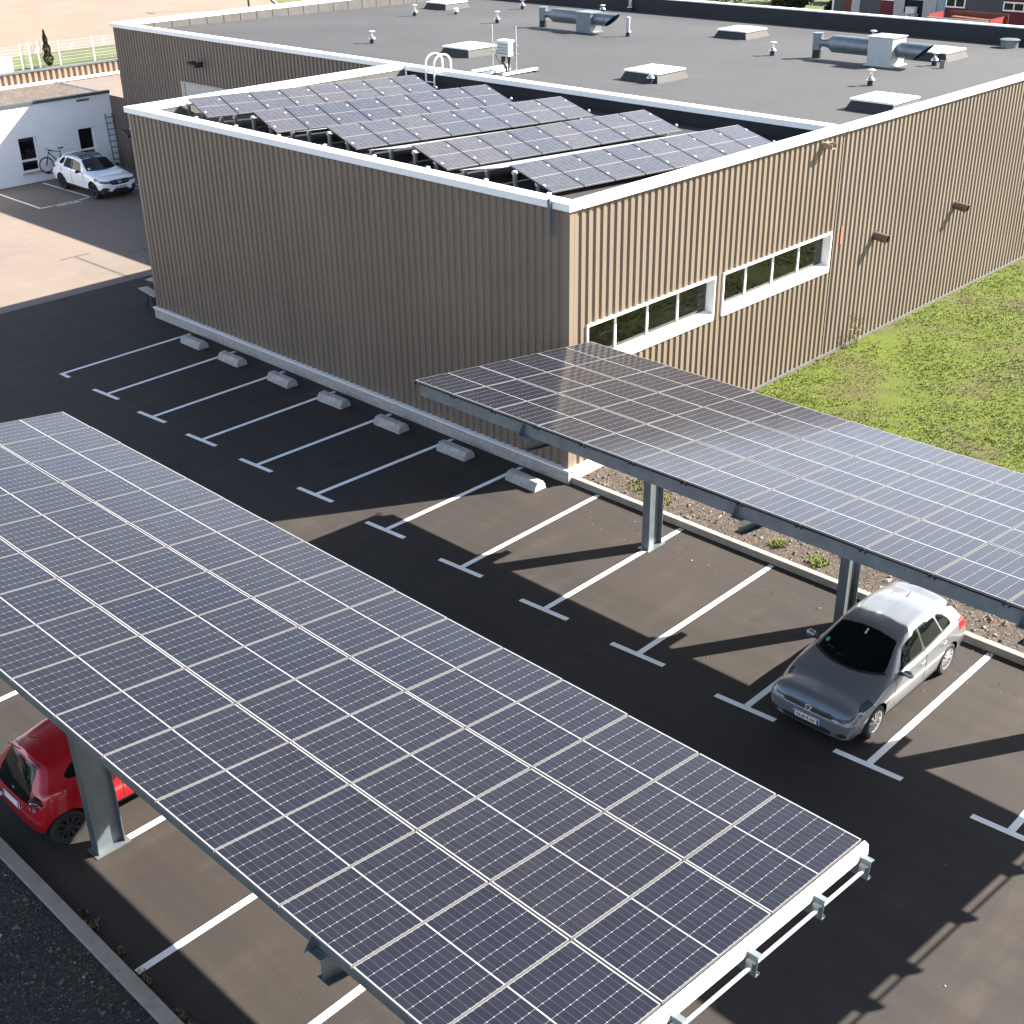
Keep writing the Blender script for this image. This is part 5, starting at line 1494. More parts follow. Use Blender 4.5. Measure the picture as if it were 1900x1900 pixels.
def wheel(root, x, y, r, w, rimmat, spokes, side, tyre_r=.66, hub=None):
    t = MB(); t.lathe([(r * tyre_r, -w / 2 + .015), (r - .035, -w / 2), (r - .01, -w / 2 + .02), (r, -w / 2 + .05), (r, w / 2 - .05), (r - .01, w / 2 - .02), (r - .035, w / 2), (r * tyre_r, w / 2 - .015)], n=40, axis=1, cap=False)
    wh = t.build("wheel", M['rubber'], root, smooth=True, loc=(x, y, r))
    wh.name = "wheel"
    mb = MB(); rr = r * tyre_r; o = side * w / 2
    mb.lathe([(rr + .004, o - side * .012), (rr + .006, o - side * .004), (rr - .022, o - side * .012), (rr - .03, o - side * .05), (rr - .03, -o * .6)], n=40, axis=1, cap=False)
    mb.lathe([(0.0, o - side * .004), (.05, o - side * .006), (.062, o - side * .03)], n=16, axis=1, cap=False)
    for k in range(spokes):
        a = 2 * math.pi * k / spokes + .2
        ca, sa_ = math.cos(a), math.sin(a)
        def P(rad, tang, dep): return (rad * ca - tang * sa_, o - side * dep, rad * sa_ + tang * ca)
        w0, w1 = .022, .042 * (5 / spokes) ** .35
        pts = [P(.04, -w0, .045), P(.04, w0, .045), P(rr - .01, w1, .04), P(rr - .01, -w1, .04), P(.04, -w0 * .6, .008), P(.04, w0 * .6, .008), P(rr - .01, w1 * .75, .010), P(rr - .01, -w1 * .75, .010)]
        mb.hexa(pts)
    rm = mb.build("rim", rimmat, None, smooth=True); rm.parent = wh
    d = MB(); d.lathe([(0.0, o - side * .065), (rr - .035, o - side * .065)], n=24, axis=1, cap=False); dd = d.build("brake_disc", M['dark'], None); dd.parent = wh
    return wh

def plate(root, x, z, lab, face, w=.50, h=.105, tilt=0.0, y=0.0):
    """face=+1: on the nose (looking along +X), -1: on the tail"""
    mb = MB(); t = .008
    mb.box((-t, -w / 2, -h / 2), (t, w / 2, h / 2), 0)
    for s in (-1, 1): mb.box((t * face * 1.0 - .0005, s * (w / 2 - .042) - (.0 if s > 0 else .0), -h / 2 + .002) if s > 0 else (t * face - .0005, -w / 2 + .002, -h / 2 + .002), (t * face + .0015, w / 2 - .002, h / 2 - .002) if s > 0 else (t * face + .0015, -w / 2 + .042, h / 2 - .002), 1)
    p = mb.build("number_plate", [M['plate'], M['plateblue']], root, loc=(x, y, z)); p.rotation_euler = (0, R(-tilt) * face, 0)
    if lab:
        me = text_mesh(lab, h * .92, .0008, True); me.transform(Matrix.Diagonal((.80, 1, 1, 1))); me.materials.append(M['black'])
        tx = bpy.data.objects.new("plate_lettering", me); col.objects.link(tx); tx.parent = p
        tx.location = ((t + .002) * face, 0, -.004); tx.rotation_euler = (R(90), 0, R(90) if face > 0 else R(-90))
    return p

def mirror_part(root, x, y, z, mat, side, sc=1.0):
    mb = MB(); n, m_ = 14, 10
    rings = []
    for i in range(n + 1):
        u = -1 + 2 * i / n; r = math.sqrt(max(0, 1 - abs(u) ** 2.6))
        rings.append([mb.add((x - .03 + .075 * sc * math.sin(2 * math.pi * k / m_) * r * (1.0 if math.sin(2 * math.pi * k / m_) > 0 else .55), y + side * (.105 * sc * u), z + .068 * sc * math.cos(2 * math.pi * k / m_) * r - .015 * u * u)) for k in range(m_)])
    for a, b in zip(rings, rings[1:]):
        for k in range(m_): mb.face((a[k], a[(k + 1) % m_], b[(k + 1) % m_], b[k]))
    o = mb.build("door_mirror", mat, root, smooth='full')
    g = MB(); g.hexa([(x - .05, y - side * .2, z - .06), (x + .02, y - side * .2, z - .06), (x + .02, y - side * .06, z - .05), (x - .05, y - side * .06, z - .05), (x - .05, y - side * .2, z - .035), (x + .02, y - side * .2, z - .035), (x + .02, y - side * .06, z - .02), (x - .05, y - side * .06, z - .02)]); s_ = g.build("mirror_arm", M['black'], None); s_.parent = o
    return o

def handle(root, x, y, z, mat, side):
    mb = MB(); mb.tube([(x + .10, y - side * .012, z), (x + .07, y + side * .022, z + .004), (x - .07, y + side * .022, z + .004), (x - .10, y - side * .012, z)], [.010, .014, .014, .010], 8)
    return mb.build("door_handle", mat, root, smooth=True)

def arch_liner(root, xs, r, w0, w1):
    for x in xs:
        for s in (-1, 1):
            mb = MB(); n = 18; pr = []
            for k in range(n + 1):
                a = math.pi * k / n
                pr.append((mb.add((x + r * math.cos(a), s * w0, .30 + r * math.sin(a))), mb.add((x + r * math.cos(a), s * w1, .30 + r * math.sin(a)))))
            for a, b in zip(pr, pr[1:]): mb.face((a[0], b[0], b[1], a[1]))
            mb.face([p[0] for p in pr])
            mb.build("wheel_arch", M['dark'], root, fix=False)

def seat_inside(root, xs):          # dark cabin floor so that the body is not an empty shell
    mb = MB(); mb.box((xs[0], -.6, .22), (xs[1], .6, .30)); mb.build("floor_pan", M['black'], root)

# ------------------------------------------------------------------ silver hatchback
HB = dict(L=4.26, sa=.45, sb=3.62, off_n=.36, off_t=.26, ba=1.05, bb=3.0, pow=4.4, ncap=26, counts=[2, 2, 8, 22, 10, 10, 24, 16, 16],
  nose=[(.12, .16), (.22, .06), (.34, .012), (.45, .0), (.56, .004), (.64, .035), (.70, .085), (.76, .17), (.82, .30), (.90, .34)],
  tail=[(.12, 4.10), (.25, 4.19), (.40, 4.245), (.55, 4.26), (.72, 4.24), (.88, 4.19), (1.0, 4.13), (1.15, 4.03), (1.28, 3.93), (1.36, 3.85), (1.42, 3.80)],
  f=dict(zc=[(.25, .76), (.45, .812), (.8, .884), (1.10, .940), (1.20, .966), (1.55, 1.168), (1.90, 1.352), (2.10, 1.412), (2.45, 1.449), (2.9, 1.452), (3.3, 1.428), (3.7, 1.375)],
         zk=[(.25, .735), (.45, .785), (.8, .855), (1.15, .915), (1.35, .975), (1.92, 1.285), (2.15, 1.352), (2.5, 1.388), (2.9, 1.388), (3.3, 1.358), (3.7, 1.295)],
         wk=[(.25, .56), (.45, .60), (.9, .66), (1.2, .70), (1.35, .705), (1.95, .60), (2.5, .585), (3.2, .57), (3.7, .54)],
         zl=[(.25, .70), (.45, .745), (.8, .812), (1.2, .885), (1.5, .93), (2.5, .962), (3.3, .995), (3.7, 1.01)],
         wb=[(.25, .72), (.45, .755), (.8, .80), (1.2, .822), (1.5, .822), (2.5, .822), (3.2, .80), (3.7, .745)],
         zs=[(.25, .62), (.45, .67), (.8, .745), (1.2, .82), (1.5, .86), (2.5, .89), (3.3, .92), (3.7, .93)],
         ws=[(.25, .76), (.45, .815), (.8, .872), (1.2, .878), (2.5, .880), (3.2, .878), (3.7, .83)],
         wm=[(.25, .78), (.45, .84), (.85, .897), (1.5, .888), (2.5, .892), (3.4, .899), (3.7, .865)],
         zm=[(.25, .50), (.8, .58), (2.0, .60), (3.7, .60)],
         wr=[(.25, .72), (.5, .81), (1.0, .85), (2.0, .858), (3.3, .855), (3.7, .80)],
         zr=[(.25, .26), (1.2, .27), (3.7, .28)], zb=[(.25, .19), (1.2, .19), (3.7, .22)]))
AXF, AXR, WRAD = .86, 3.49, .318

def in_poly(p, poly):
    x, y = p; c = False
    for (x0, y0), (x1, y1) in zip(poly, poly[1:] + poly[:1]):
        if (y0 > y) != (y1 > y) and x < (x1 - x0) * (y - y0) / (y1 - y0) + x0: c = not c
    return c
def hatch_class(four_door, axf, axr, rad, sx=1.0, dark_roof=False, tall=1.0):
    win_f = [(1.62, 5.10), (1.93, 5.82), (2.50, 5.86), (2.50, 5.10)]
    win_r = [(2.555, 5.10), (2.555, 5.86), (3.12, 5.84), (3.23, 5.10)]
    win_q = [(3.27, 5.12), (3.17, 5.82), (3.40, 5.72), (3.62, 5.30), (3.60, 5.12)]
    def cl(reg, s, y, z, v, sgn):
        S_ = s / sx
        side = y > .55
        for a in (axf, axr):
            if math.hypot(s - a, z - rad) < rad + .052 and y > .56 and v > 1.5: return None
        if reg == 'B' or (reg == 'R' and v > 5):
            if v > 5:
                sv = (S_, v)
                if in_poly(sv, win_f): return ("side_window#f%d" % sgn, 0)
                if in_poly(sv, win_r): return ("side_window#r%d" % sgn, 0)
                if in_poly(sv, win_q): return ("side_window#q%d" % sgn, 0)
                if v < 5.92 and (2.49 < S_ < 2.57 and v > 5.08): return ("pillar_trim", 0)
                if 5.03 < v < 5.10 and 1.56 < S_ < 3.62: return ("pillar_trim", 0)
        if reg == 'B' and v > 6.0:
            base = 1.165 + .20 * (y / .66) ** 2
            topl = 1.955 + .055 * (1 - (y / .6) ** 2)
            if v > 6.16 and base < S_ < topl - .03: return ("windscreen", 0)
            if S_ < base and S_ > base - .05: return ("scuttle", 0)
        if reg in 'FB' and v > 5.28 and S_ < 1.10 + .20 * (y / .66) ** 2:
            lim = .205
            if S_ > lim and (v > 5.38):
                return ("bonnet", 0)
            if v > 5.28 and S_ > .3 and v < 5.35: return ("body", 1)
        if reg == 'B' and side and v < 5.03 and v > 2.2:
            A0, A1, A2 = 1.46 - .05 * (z - .5), 2.53, 3.34 - .0
            rear = A2 if z > .70 else A2 - (.70 - z) * .85
            if .30 < z:
                if A0 + .008 < S_ < A1 - .008: return ("front_door#%d" % sgn, 0)
                if A1 + .008 < S_ < rear - .008: return ("rear_door#%d" % sgn, 0)
                if A0 - .008 < S_ < rear + .008: return ("body", 1)
            elif z > .275 and A0 < S_ < rear: return ("body", 1)
        # headlamps, grille, bumper openings
        if reg in 'FB' and S_ < .78:
            zt = .665 + .135 * min(1, max(0, (S_ - .06) / .62)); zb_ = .585 + .115 * min(1, max(0, (S_ - .06) / .62)) ** 1.3
            if y > .47 and zb_ < z < zt and v < 5.36 and S_ < .74 - (.74 - .50) * max(0, (.70 - z)) * 3: return ("headlight#%d" % sgn, 0)
            if reg == 'F':
                if y <= .47 and .600 < z < .664: return ("grille", 0)
                if .285 < z < .385 and y < .50: return ("bumper_intake", 0)
                if .30 < z < .375 and .58 < y < .76: return ("bumper_intake#s%d" % sgn, 0)
                if .672 < z < .682 and y < .5: return ("body", 1)
        if reg == 'R':
            if 1.02 < z < 1.29 and y < .60 + (1.29 - z) * .16: return ("rear_window", 0)
            if .30 < z < .36 and y < .6: return ("bumper_intake", 0)
        if S_ > 3.80 and .80 < z < .985 and y > .46 and v < 5.2: return ("tail_light#%d" % sgn, 0)
        if v < 1.95: return ("underbody", 0)
        return ("body", 0)
    return cl
def car_mats(paint):
    return dict(body=[paint, M['dark']], bonnet=paint, front_door=paint, rear_door=paint, side_window=M['carglass'], pillar_trim=M['black'], windscreen=M['carglass'], scuttle=M['black'],
                headlight=M['headlamp'], grille=M['black'], bumper_intake=M['plastic'], rear_window=M['carglass'], tail_light=M['taillamp'], underbody=M['black'], roof_panel=M['carglass'], cladding=M['plastic'], body_skirt=M['plastic'])

hb = thing("hatchback_car", "silver hatchback parked nose out under the lawn-side carport", "car", (28.78, 2.10, 0), R(-90))
car_body(HB, hb, .0145, car_mats(M['silver']), hatch_class(True, AXF, AXR, WRAD))
Lh = HB['L'] / 2
for s_ in (AXF, AXR):
    for sd in (1, -1):
        wheel(hb, Lh - s_, sd * .775, WRAD, .215, M['rimgrey'], 10, sd)
arch_liner(hb, (Lh - AXF, Lh - AXR), .365, .60, .80)
for sd in (1, -1):
    mirror_part(hb, Lh - 1.62, sd * .985, .975, M['silver'], sd)
    handle(hb, Lh - 2.36, sd * .893, .815, M['silver'], sd); handle(hb, Lh - 3.17, sd * .893, .845, M['silver'], sd)
plate(hb, Lh + .012, .455, "FA-819-AA", 1, .52, .11, tilt=-4)
plate(hb, -Lh - .004, .80, None, -1)
# grille bars and chrome strip, lamp details
for (z, m_, dx) in ((.668, 'chrome', .0), (.602, 'chrome', .014), (.634, 'plastic', .008)):
    mb = MB()
    pts = []
    fn_ = pchip(HB['nose'])
    for k in range(25):
        y = -.50 + k * 1.0 / 24
        g = abs(y) / .76
        b_ = 1 - (1 - g ** 4.4) ** (1 / 4.4)
        pts.append((Lh - (fn_(z) + .36 * b_) + .006, y, z))
    mb.tube(pts, .0055, 6); mb.build("grille_bar", M[m_], hb)
# round emblem with its V over W
em = MB(); em.tube([(0, .056 * math.cos(t * math.pi / 14), .056 * math.sin(t * math.pi / 14)) for t in range(28)], .007, 6, closed=True)
badge = em.build("emblem", M['chrome'], hb, smooth=True, loc=(Lh - .028, 0, .640)); badge.rotation_euler = (0, R(-22), 0)
em = MB(); em.lathe([(0, 0.0), (.054, 0.0)], n=24, axis=0, cap=False); q = em.build("emblem_disc", M['dark'], None); q.parent = badge
em = MB()
for pl in ([(-.018, .046), (0, .008), (.018, .046)], [(-.044, .026), (-.019, -.042), (0, -.006), (.019, -.042), (.044, .026)]):
    em.tube([(.004, y, z) for y, z in pl], .0055, 6)
q = em.build("emblem_letters", M['chrome'], None); q.parent = badge
for sd in (1, -1):           # reflectors inside the headlamps
    for (y, x, z, r_) in ((.60, .165, .645, .030), (.70, .27, .675, .034)):
        mb = MB(); mb.lathe([(0, 0), (r_ * .7, .008), (r_, .02), (r_ * 1.1, .022)], n=16, axis=0, cap=False); o = mb.build("lamp_reflector", M['chrome'], hb, smooth=True, loc=(Lh - x + .005, sd * y, z)); o.rotation_euler = (0, 0, R(28 * sd))
# sticker, mirror and wheel seen through the windscreen
mb = MB(); mb.box((-.045, -.03, -.004), (.045, .03, .001)); o = mb.build("windscreen_sticker", M['sticker'], hb, loc=(Lh - 1.49, -.555, 1.108)); o.rotation_euler = (R(6), R(29.5), 0)
mb = MB(); mb.box((-.10, -.02, -.004), (.02, .012, .002)); o = mb.build("toll_tag", M['paper'], hb, loc=(Lh - 1.82, .0, 1.327)); o.rotation_euler = (0, R(28), 0)
for sd in (1, -1):
    mb = MB(); fr = [(Lh - .30, sd * .60, .83)]
    mb.tube([(Lh - 1.30, sd * .25, .998), (Lh - 1.33, sd * -.25, 1.018)] if sd > 0 else [(Lh - 1.34, .05, 1.020), (Lh - 1.42, -.52, 1.055)], .008, 6); mb.build("wiper", M['black'], hb)
mb = MB(); mb.tube([(-1.15, 0, 1.435), (-1.28, 0, 1.49)], [.012, .006], 6); mb.build("aerial", M['black'], hb)

# ------------------------------------------------------------------ white sport-utility car
def scl(pts, a, b): return [(p[0] * a, p[1] * b) for p in pts]
SV = dict(L=4.66, sa=.50, sb=3.96, off_n=.40, off_t=.28, ba=1.15, bb=3.3, pow=3.6, ncap=16, counts=[2, 2, 5, 10, 5, 5, 10, 7, 7],
  nose=[(.15, .16), (.28, .05), (.45, .012), (.60, .0), (.78, .004), (.86, .03), (.93, .10), (.98, .20), (1.04, .34), (1.15, .40)],
  tail=[(.15, 4.50), (.30, 4.60), (.50, 4.65), (.70, 4.66), (.9, 4.63), (1.05, 4.58), (1.2, 4.48), (1.38, 4.32), (1.52, 4.18), (1.62, 4.08)],
  f=dict(zc=[(.3, .95), (.5, 1.00), (.9, 1.06), (1.30, 1.10), (1.42, 1.125), (1.80, 1.36), (2.12, 1.535), (2.35, 1.60), (2.8, 1.64), (3.3, 1.635), (3.7, 1.60), (4.05, 1.54)],
         zk=[(.3, .93), (.5, .98), (.9, 1.035), (1.35, 1.08), (1.55, 1.14), (2.12, 1.46), (2.4, 1.53), (2.8, 1.57), (3.3, 1.56), (3.7, 1.52), (4.05, 1.45)],
         wk=[(.3, .62), (.5, .66), (1.0, .72), (1.4, .75), (1.55, .75), (2.15, .64), (2.8, .625), (3.5, .61), (4.05, .57)],
         zl=[(.3, .90), (.5, .945), (.9, 1.00), (1.4, 1.04), (1.7, 1.06), (2.8, 1.09), (3.6, 1.12), (4.05, 1.14)],
         wb=[(.3, .78), (.5, .82), (.9, .86), (1.4, .875), (2.8, .87), (3.5, .85), (4.05, .79)],
         zs=[(.3, .80), (.5, .86), (.9, .92), (1.4, .95), (2.8, 1.0), (4.05, 1.04)],
         ws=[(.3, .83), (.5, .88), (.9, .925), (1.4, .925), (2.8, .925), (3.5, .925), (4.05, .88)],
         wm=[(.3, .85), (.5, .90), (.95, .955), (1.6, .935), (2.8, .935), (3.7, .955), (4.05, .91)],
         zm=[(.3, .60), (.9, .68), (2.2, .70), (4.05, .70)], wr=[(.3, .80), (.6, .87), (1.1, .90), (2.2, .90), (3.7, .90), (4.05, .85)],
         zr=[(.3, .34), (1.3, .34), (4.05, .36)], zb=[(.3, .24), (1.3, .25), (4.05, .28)]))
SAF, SAR, SRAD = .86, 3.73, .365
def suv_class(reg, s, y, z, v, sgn):
    for a in (SAF, SAR):
        if y > .58 and v > 1.5:
            d = math.hypot(s - a, z - SRAD)
            if d < SRAD + .055: return None
            if d < SRAD + .085 and z < .86: return ("cladding", 0)
    if v > 5 and reg in 'BR':
        if in_poly((s, v), [(1.82, 5.10), (2.12, 5.82), (2.72, 5.86), (2.72, 5.10)]): return ("side_window#f%d" % sgn, 0)
        if in_poly((s, v), [(2.78, 5.10), (2.78, 5.86), (3.42, 5.84), (3.50, 5.10)]): return ("side_window#r%d" % sgn, 0)
        if in_poly((s, v), [(3.54, 5.12), (3.47, 5.82), (3.78, 5.70), (3.98, 5.30), (3.95, 5.12)]): return ("side_window#q%d" % sgn, 0)
        if v < 5.92 and 1.80 < s < 3.9 and v > 5.06 and 2.7 < s < 2.8: return ("pillar_trim", 0)
    if reg == 'B' and v > 6.0:
        base = 1.36 + .20 * (y / .7) ** 2; topl = 2.15 + .05 * (1 - (y / .64) ** 2)
        if v > 6.14 and base < s < topl: return ("windscreen", 0)
        if v > 6.28 and topl + .03 < s < 3.72: return ("roof_panel", 0)
        if base - .05 < s < base: return ("scuttle", 0)
        if s <= base - .05 and v > 5.4: return ("bonnet", 0)
    if reg in 'FB' and s < .95:
        zt = .86 + .08 * min(1, max(0, (s - .05) / .6)); zb_ = .76 + .07 * min(1, max(0, (s - .05) / .6))
        if y > .50 and zb_ < z < zt and v < 5.3 and s < .72: return ("headlight#%d" % sgn, 0)
        if reg == 'F':
            if y < .48 + (z - .66) * .1 and .66 < z < .88: return ("grille", 0)
            if .36 < z < .50 and y < .45: return ("bumper_intake", 0)
            if .40 < z < .60 - abs(y - .70) * .35 and .53 < y < .87: return ("bumper_intake#s%d" % sgn, 0)
    if reg == 'B' and y > .6 and 2.2 < v < 5.05 and z > .46:
        A0, A1, A2 = 1.62, 2.75, 3.62
        rear = A2 if z > .8 else A2 - (.8 - z) * .9
        if A0 + .012 < s < A1 - .012: return ("front_door#%d" % sgn, 0)
        if A1 + .012 < s < rear - .012: return ("rear_door#%d" % sgn, 0)
        if A0 - .012 < s < rear + .012: return ("body", 1)
    if reg == 'R' and 1.14 < z < 1.48 and y < .66: return ("rear_window", 0)
    if s > 4.2 and .95 < z < 1.08 and y > .35: return ("tail_light#%d" % sgn, 0)
    if v < 1.95: return ("underbody", 0)
    if z < .40: return ("body_skirt", 0)
    return ("body", 0)
sv = thing("suv_car", "white sport-utility car with black glass roof parked against the white office", "car", (-17.75, 12.62, 0), R(0))
car_body(SV, sv, .03, car_mats(M['carwhite']), suv_class)
Ls = SV['L'] / 2
for s_ in (SAF, SAR):
    for sd in (1, -1): wheel(sv, Ls - s_, sd * .815, SRAD, .24, M['plastic'], 5, sd, .70)
arch_liner(sv, (Ls - SAF, Ls - SAR), .42, .62, .86)
for sd in (1, -1):
    mirror_part(sv, Ls - 1.86, sd * 1.03, 1.11, M['black'], sd, 1.1)
    handle(sv, Ls - 2.58, sd * .94, .96, M['carwhite'], sd); handle(sv, Ls - 3.42, sd * .94, .98, M['carwhite'], sd)
    mb = MB(); mb.tube([(Ls - 2.45, sd * .61, 1.545), (Ls - 2.8, sd * .61, 1.60), (Ls - 3.4, sd * .595, 1.59), (Ls - 3.75, sd * .58, 1.53)], .013, 6); mb.build("roof_rail", M['black'], sv)
plate(sv, Ls + .012, .56, "EK-838-HE", 1, .52, .11)
st3 = MB(); st3.tube([(0, .095 * math.cos(t * math.pi / 14), .095 * math.sin(t * math.pi / 14)) for t in range(28)], .010, 6, closed=True)
for k in range(3):
    a = R(90 + 120 * k); st3.tube([(0.004, 0, 0), (0.004, .092 * math.cos(a), .092 * math.sin(a))], [.018, .005], 6)
st3.build("emblem", M['chrome'], sv, loc=(Ls + .012, 0, .775))
for sd in (1, -1):
    mb = MB(); mb.box((Ls - .03, sd * .30 - .17, .765), (Ls + .006, sd * .30 + .17, .79)); mb.build("grille_bar", M['chrome'], sv)
    mb = MB(); mb.tube([(Ls - .02, sd * .40, .52), (Ls - .05, sd * .58, .44), (Ls - .18, sd * .80, .40)], .022, 6); mb.build("bumper_blade", M['carwhite'], sv)
    mb = MB(); mb.tube([(Ls - .12, sd * .60, .80), (Ls - .25, sd * .74, .82), (Ls - .40, sd * .82, .845)], .012, 6); mb.build("lamp_strip", M['paper'], sv)
mb = MB(); mb.box((-.06, -.05, -.003), (.06, .05, .003)); o = mb.build("windscreen_sticker", M['paper'], sv, loc=(Ls - 1.56, -.60, 1.205)); o.rotation_euler = (R(8), R(31), 0)

# ------------------------------------------------------------------ mountain bike on the carrier behind the white car
bk = thing("bicycle", "dark mountain bike carried crosswise behind the white car", "bicycle", (-20.62, 12.35, 0.56), R(90))
def bike_wheel(x):
    mb = MB(); mb.tube([(x + .345 * math.cos(t * math.pi / 20), 0, .345 + .345 * math.sin(t * math.pi / 20)) for t in range(40)], .028, 8, closed=True); w_ = mb.build("wheel", M['rubber'], bk, smooth=True)
    mb = MB()
    for k in range(14):
        a = 2 * math.pi * k / 14; mb.tube([(x + .03 * math.cos(a + .6), .0, .345 + .03 * math.sin(a + .6)), (x + .32 * math.cos(a), 0, .345 + .32 * math.sin(a))], .0025, 4)
    mb.tube([(x, -.05, .345), (x, .05, .345)], .025, 8); mb.tube([(x + .316 * math.cos(t * math.pi / 16), 0, .345 + .316 * math.sin(t * math.pi / 16)) for t in range(32)], .010, 6, closed=True); q = mb.build("spokes", M['alu'], None); q.parent = w_
bike_wheel(-.56); bike_wheel(.56)
mb = MB()
hd, bb, stt, ra = (-.36, 0, .92), (.10, 0, .33), (.24, 0, .85), (.56, 0, .345)
for a, b, r_ in ((hd, bb, .026), ((-.34, 0, .98), stt, .020), (bb, (.27, 0, .95), .018), (bb, ra, .014), ((.22, 0, .80), ra, .011), (hd, (-.38, 0, .80), .024)): mb.tube([a, b], r_, 8)
mb.build("frame", M['black'], bk, smooth=True)
mb = MB(); mb.tube([(-.36, 0, .86), (-.42, 0, .72), (-.56, .05, .345)], .018, 8); mb.tube([(-.42, 0, .72), (-.56, -.05, .345)], .018, 8); mb.build("fork", M['plastic'], bk)
mb = MB(); mb.tube([(-.33, -.36, 1.06), (-.36, -.12, 1.03), (-.36, .12, 1.03), (-.33, .36, 1.06)], .015, 8); mb.tube([(-.34, 0, .94), (-.37, 0, 1.03)], .016, 8); mb.build("handlebar", M['black'], bk)
mb = MB(); mb.hexa([(.14, -.03, .99), (.40, -.075, .99), (.40, .075, .99), (.14, .03, .99), (.14, -.03, 1.03), (.40, -.07, 1.04), (.40, .07, 1.04), (.14, .03, 1.03)]); mb.build("saddle", M['black'], bk)
mb = MB(); mb.lathe([(.0, -.06), (.09, -.06), (.09, -.05), (0, -.05)], c=(.10, 0, .33), n=16, axis=1, cap=False); mb.tube([(.10, -.08, .33), (.22, -.08, .25)], .012, 6); mb.tube([(.10, .08, .33), (-.02, .08, .41)], .012, 6); mb.build("crank", M['plastic'], bk)
rk = thing("bike_carrier", "black carrier rack holding the bike behind the white car", "bike rack", (-20.4, 12.55, 0))
mb = MB(); mb.tube([(.3, 0, .42), (-.22, 0, .46)], .035, 8); mb.tube([(-.22, -.8, .50), (-.22, .6, .50)], .03, 8); mb.tube([(-.02, -.5, .50), (-.02, .5, .50)], .03, 8); mb.build("rack_frame", M['black'], rk)
for y in (-.76, .36):
    mb = MB(); mb.box((-.27, y - .12, .53), (-.17, y + .12, .57)); mb.build("wheel_tray", M['black'], rk)

# ------------------------------------------------------------------ red small car
def tf(pts, a, b): return [(p[0] * a, p[1] * b) for p in pts]
RD = dict(L=3.42, sa=.36, sb=2.98, off_n=.34, off_t=.24, ba=.85, bb=2.45, pow=3.0, ncap=22, counts=[2, 2, 7, 16, 8, 8, 16, 10, 10],
  nose=[(.14, .14), (.24, .05), (.36, .01), (.48, .0), (.60, .01), (.70, .05), (.77, .12), (.83, .22), (.92, .30)],
  tail=[(.14, 3.28), (.26, 3.37), (.42, 3.41), (.58, 3.42), (.75, 3.40), (.9, 3.355), (1.05, 3.28), (1.2, 3.19), (1.34, 3.10), (1.44, 3.02)],
  f=dict(zc=[(.2, .80), (.36, .85), (.6, .92), (.82, .98), (.92, 1.01), (1.2, 1.22), (1.5, 1.385), (1.7, 1.44), (2.0, 1.462), (2.4, 1.455), (2.8, 1.42), (3.05, 1.385)],
         zk=[(.2, .78), (.36, .83), (.6, .895), (.9, .955), (1.05, 1.01), (1.5, 1.31), (1.7, 1.37), (2.0, 1.395), (2.4, 1.385), (2.8, 1.345), (3.05, 1.30)],
         wk=[(.2, .50), (.36, .54), (.7, .60), (.95, .63), (1.05, .63), (1.55, .545), (2.1, .53), (2.6, .515), (3.05, .49)],
         zl=[(.2, .74), (.36, .79), (.6, .85), (.95, .92), (1.2, .95), (2.0, .985), (2.5, 1.03), (3.05, 1.08)],
         wb=[(.2, .63), (.36, .67), (.6, .71), (.95, .735), (1.2, .74), (2.0, .745), (2.6, .735), (3.05, .66)],
         zs=[(.2, .66), (.36, .71), (.6, .78), (.95, .84), (2.0, .90), (3.05, .96)],
         ws=[(.2, .67), (.36, .72), (.65, .78), (1.0, .785), (2.0, .79), (2.7, .80), (3.05, .745)],
         wm=[(.2, .69), (.36, .75), (.7, .81), (1.2, .80), (2.0, .805), (2.75, .815), (3.05, .775)],
         zm=[(.2, .52), (.7, .60), (1.7, .60), (3.05, .62)], wr=[(.2, .64), (.4, .72), (.8, .76), (1.7, .77), (2.7, .77), (3.05, .72)],
         zr=[(.2, .27), (1, .28), (3.05, .30)], zb=[(.2, .20), (1, .20), (3.05, .24)]))
RAF, RAR, RRAD = .70, 2.97, .292
def red_class(reg, s, y, z, v, sgn):
    for a in (RAF, RAR):
        if math.hypot(s - a, z - RRAD) < RRAD + .055 and y > .50 and v > 1.5: return None
    if v > 5 and reg in 'BR':
        if in_poly((s, v), [(1.22, 5.10), (1.50, 5.80), (2.00, 5.84), (2.00, 5.10)]): return ("side_window#f%d" % sgn, 0)
        if in_poly((s, v), [(2.06, 5.10), (2.06, 5.82), (2.45, 5.76), (2.72, 5.56), (2.86, 5.30), (2.80, 5.12), (2.58, 5.06)]): return ("side_window#r%d" % sgn, 0)
    if reg == 'B' and v > 6.0:
        base = .90 + .17 * (y / .6) ** 2; topl = 1.53 + .05 * (1 - (y / .55) ** 2)
        if v > 6.14 and base < s < topl: return ("windscreen", 0)
        if base - .04 < s < base: return ("scuttle", 0)
        if s <= base - .04 and v > 5.4: return ("bonnet", 0)
    if reg in 'FB' and s < .6:
        if y > .42 and .66 < z < .78 and v < 5.3: return ("headlight#%d" % sgn, 0)
        if reg == 'F' and .28 < z < .46 and y < .5: return ("bumper_intake", 0)
    if reg == 'B' and y > .5 and 2.2 < v < 5.05 and z > .32:
        A0, A1, A2 = 1.12, 2.03, 2.58
        rear = A2 if z > .74 else A2 - (.74 - z) * .9
        if A0 + .009 < s < A1 - .009: return ("front_door#%d" % sgn, 0)
        if A1 + .009 < s < rear - .009: return ("rear_door#%d" % sgn, 0)
        if A0 - .009 < s < rear + .009: return ("body", 1)
    if v > 6.9 and reg == 'B' and 7.02 < v: pass
    if reg == 'R':
        if .80 < z < 1.31 and y < .40 + (1.31 - z) * .22: return ("rear_window", 0)
        if .26 < z < .34 and y < .5: return ("bumper_intake", 0)
    if v < 1.95: return ("underbody", 0)
    return ("body", 0)
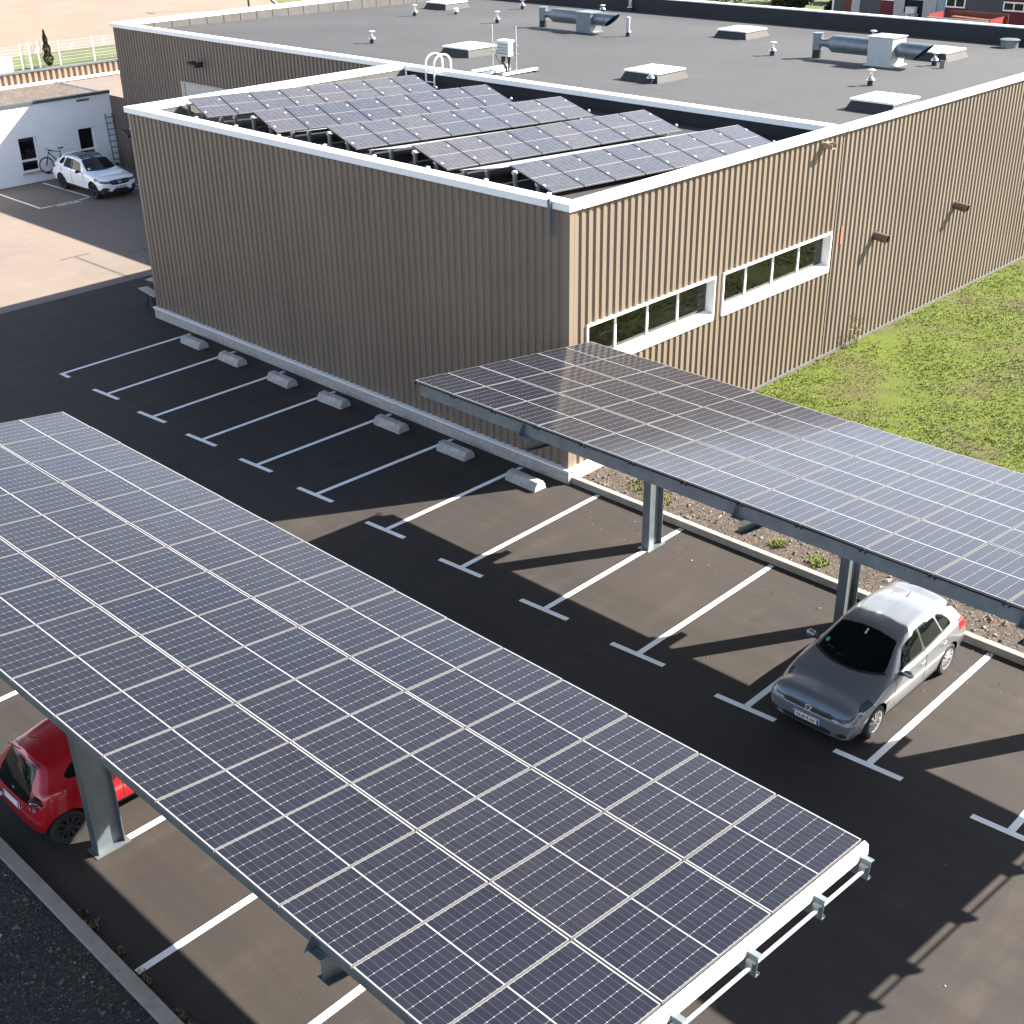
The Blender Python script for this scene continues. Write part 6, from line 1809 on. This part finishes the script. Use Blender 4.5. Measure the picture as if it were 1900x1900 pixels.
rd = thing("small_red_car", "small red car reversed in under the nearest carport, half hidden by its post", "car", (20.93, -8.93, 0), R(90))
rd.scale = (1.05, 1.05, 1.05)
car_body(RD, rd, .02, car_mats(M['carred']), red_class)
Lr = RD['L'] / 2
for s_ in (RAF, RAR):
    for sd in (1, -1): wheel(rd, Lr - s_, sd * .70, RRAD, .18, M['plastic'], 9, sd, .68)
arch_liner(rd, (Lr - RAF, Lr - RAR), .335, .52, .73)
for sd in (1, -1):
    mirror_part(rd, Lr - 1.28, sd * .88, 1.0, M['carred'], sd, .9)
    handle(rd, Lr - 1.88, sd * .805, .86, M['carred'], sd)
    # round lamp clusters in a black surround at the foot of the rear window
    lc = MB(); lc.lathe([(0, 0), (.125, .0), (.135, -.02), (.11, -.16)], n=24, axis=0, cap=False)
    lamp = lc.build("tail_light", M['black'], rd, smooth=True, loc=(-Lr + .085, sd * .625, .835)); lamp.rotation_euler = (0, R(8), R(180 - 34 * sd))
    for (y, z, r_, m_) in ((0.0, 0.0, .105, 'taillamp'), (-.01, .025, .062, 'chrome'), (0.0, -.025, .05, 'taillamp')):
        lc = MB(); k_ = .006 + (.088 - r_) * .3
        lc.lathe([(0, k_ + .014), (r_ * .7, k_ + .010), (r_, k_)], c=(0, y, z), n=20, axis=0, cap=False); q = lc.build("lamp_lens", M[m_], None, smooth=True); q.parent = lamp
    lc = MB(); lc.tube([(.024, .098 * math.cos(t * math.pi / 10), .098 * math.sin(t * math.pi / 10)) for t in range(20)], .006, 6, closed=True); q = lc.build("lamp_ring", M['chrome'], None); q.parent = lamp
plate(rd, -Lr - .006, .69, None, -1, .50, .105, tilt=6)
mb = MB(); mb.box((-.004, -.035, -.05), (.004, .035, .05)); o = mb.build("window_sticker", M['sticker'], rd, loc=(-Lr + .115, -.40, .93)); o.rotation_euler = (0, R(28), R(18))
mb = MB(); mb.lathe([(0, 0), (.035, .0), (.04, -.02)], n=16, axis=0, cap=False); o = mb.build("hatch_emblem", M['chrome'], rd, smooth=True, loc=(-Lr + .055, 0, .86)); o.rotation_euler = (0, 0, R(180))
mb = MB(); mb.tube([(-Lr + .12, -.02, .88), (-Lr + .16, -.30, .97)], .010, 6); mb.build("rear_wiper", M['black'], rd)
mb = MB(); mb.tube([(-Lr + .32, .46, 1.33), (-Lr + .36, 0, 1.36), (-Lr + .32, -.46, 1.33)], .016, 8); mb.build("roof_spoiler", M['carred'], rd)
mb = MB(); mb.tube([(-Lr + .60, .12, 1.43), (-Lr + .50, .12, 1.50)], [.010, .005], 6); mb.build("aerial", M['black'], rd)
for o in list(bpy.data.objects):          # parts grouped by side lose the helper suffix
    pass
